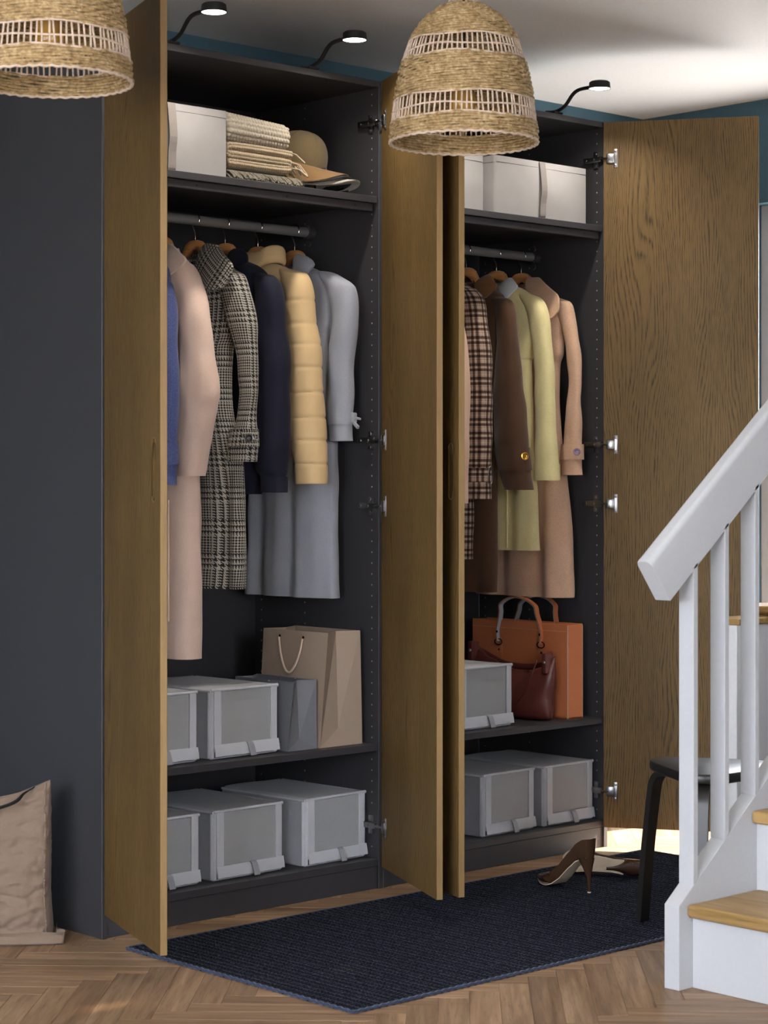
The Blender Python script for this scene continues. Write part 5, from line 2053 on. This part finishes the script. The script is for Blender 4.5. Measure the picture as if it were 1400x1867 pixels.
# pale shoes inside two of the grey boxes
M_PALE = m_plain('white_leather', C(226, 224, 222), 0.4, 0, 0.4, 60, 0.03, 0.02)
for (x_, y_, z_, dx_, lb) in ((0.462, 0.086, Z1 + 0.006, 0.080, 'on the shelf'), (0.480, 0.080, Z0 + 0.006, 0.080, 'on the wardrobe floor')):
    for k in range(2):
        M3 = Matrix.Translation((x_ + dx_ * k + 0.02 * k, y_, z_)) @ Matrix.Rotation(PI / 2, 4, 'Z')
        pump('white heeled shoe inside the grey box %s, %s' % (lb, ('on the ribbed corner side', 'on the plain corner side')[k]), M3, M_PALE, M_PALE, loc=(x_ + dx_ * k, y_ + 0.1, z_), name='white_shoe', size=0.95)['group'] = 'white shoes in the box ' + lb

# ================================================================== CANVAS BAG
t = thing('canvas_bag', 'crumpled taupe canvas shopping bag with a dark strap, leaning on the wardrobe side', 'bag', (-0.25, 0.22, 0))
F_ = Vector((-0.77, 0.64, 0)).normalized()
Dp = Vector((0.64, 0.77, 0)).normalized()
O = Vector((-0.132, 0.045, 0))
BW, BD = 0.42, 0.135
nz_, nR_ = 110, 220
rings = []
for i in range(nz_):
    f = i / (nz_ - 1)
    dp = BD * float(np.interp(f, [0, 0.05, 0.12, 0.2, 0.34, 0.5, 0.7, 0.85, 1.0], [0.98, 1.06, 0.98, 1.02, 0.86, 0.98, 0.80, 0.48, 0.10]))
    wd_ = BW * float(np.interp(f, [0, 0.08, 0.3, 0.6, 1.0], [1.0, 1.01, 0.985, 1.0, 0.99]))
    c = O + F_ * (BW / 2) + Dp * (BD * (0.5 - 0.12 * f))
    rg = []
    for k in range(nR_):
        a = 2 * PI * k / nR_
        ca_, sa_ = math.cos(a), math.sin(a)
        ex, ey = math.copysign(abs(ca_) ** 0.32, ca_), math.copysign(abs(sa_) ** 0.5, sa_)
        uu = ex * wd_ / 2
        ztop = 0.408 - 0.05 * math.sin(PI * min(1, max(0, (uu + BW / 2) / BW))) - 0.01 * ex
        z = 0.001 + (ztop - 0.001) * f
        p = c + F_ * uu + Dp * (ey * dp / 2)
        rg.append((p.x, p.y, z))
    P = np.array(rg)
    nn = 0.007 * wnoise(P, 20, 1) - 0.006 * np.abs(wnoise(P * np.array([1, 1, 1.6]), 42, 9)) + 0.0035 * np.abs(wnoise(P * np.array([1, 1, 1.3]), 95, 17)) + 0.0012 * wnoise(P, 190, 23)
    nn *= min(1, f / 0.06) * min(1, (1 - f) / 0.05 + 0.3)
    ctr = np.array([c.x, c.y, 0])
    rad = P - ctr
    rad[:, 2] = 0
    rad /= np.linalg.norm(rad, axis=1, keepdims=True) + 1e-9
    dpv = np.array(Dp[:])
    sgn = np.sign(rad @ dpv)[:, None]
    P += dpv * sgn * nn[:, None] * 1.0
    P[:, 0] = np.minimum(P[:, 0], -0.004)
    rings.append(P)
b = MB()
b.loft(rings)
bg = fixn(b.obj('body', M_CANVAS, t, 'all'))
sm = MB()
idx = min(range(nR_), key=lambda k: (Vector(rings[20][k]) - (O + Vector((0, 0, rings[20][k][2])))).length)
sm.tube([tuple(rings[i][idx] + np.array([-0.002, -0.002, 0])) for i in range(4, nz_ - 1)], 0.0028, 6)
sm.obj('side_seam', M_CANVAS, bg, 60)
fb = MB()
pp = [O + F_ * (BW - 0.0) - Dp * 0.006, O - F_ * 0.004 - Dp * 0.006, O - F_ * 0.012 + Dp * 0.05, O - F_ * 0.006 + Dp * 0.115]
pts = catmull([p[:] for p in pp], 40)
fb.loft([[(p[0], p[1], 0.0012), (p[0] - 0.004, p[1] - 0.006, 0.006), (p[0] - 0.003, p[1] - 0.004, 0.024 + 0.002 * math.sin(i)), (p[0] + 0.008, p[1] + 0.008, 0.030 + 0.002 * math.sin(i * .7))] for i, p in enumerate(pts)])
fo = fixn(fb.obj('folded_base', M_CANVAS, t, 60))
s = MB()
a0 = O + F_ * 0.045 - Dp * 0.004
a1 = O + F_ * 0.20 - Dp * 0.020
pts = catmull([(a0 + Dp * 0.045 + Vector((0, 0, 0.398)))[:], (a0 + F_ * 0.02 + Dp * 0.010 + Vector((0, 0, 0.388)))[:], (a0 + F_ * 0.05 - Dp * 0.008 + Vector((0, 0, 0.365)))[:], (a1 + Vector((0, 0, 0.33)))[:], (a1 + F_ * 0.08 + Vector((0, 0, 0.26)))[:], (a1 + F_ * 0.15 + Dp * 0.01 + Vector((0, 0, 0.22)))[:]], 30)
s.tube([tuple(p) for p in pts], 0.006, 8, True, 0.3, (0.5, 0.6, 0.6))
s.obj('strap', M_BLACK, t, 60, 'dark leather strap')

# ================================================================== TRAY ON THE PARTITION
t = tag(MB().lathe([(0.001, 0.0), (0.040, 0.0), (0.085, 0.022), (0.094, 0.030), (0.090, 0.033), (0.080, 0.027), (0.040, 0.006), (0.001, 0.006)], (2.19, -0.51, 0.7723), 48, False)
        .obj('wooden_bowl', M_TREAD, None, 50), 'shallow pale wooden bowl resting on the oak cap of the low partition', 'bowl')
fixn(t)
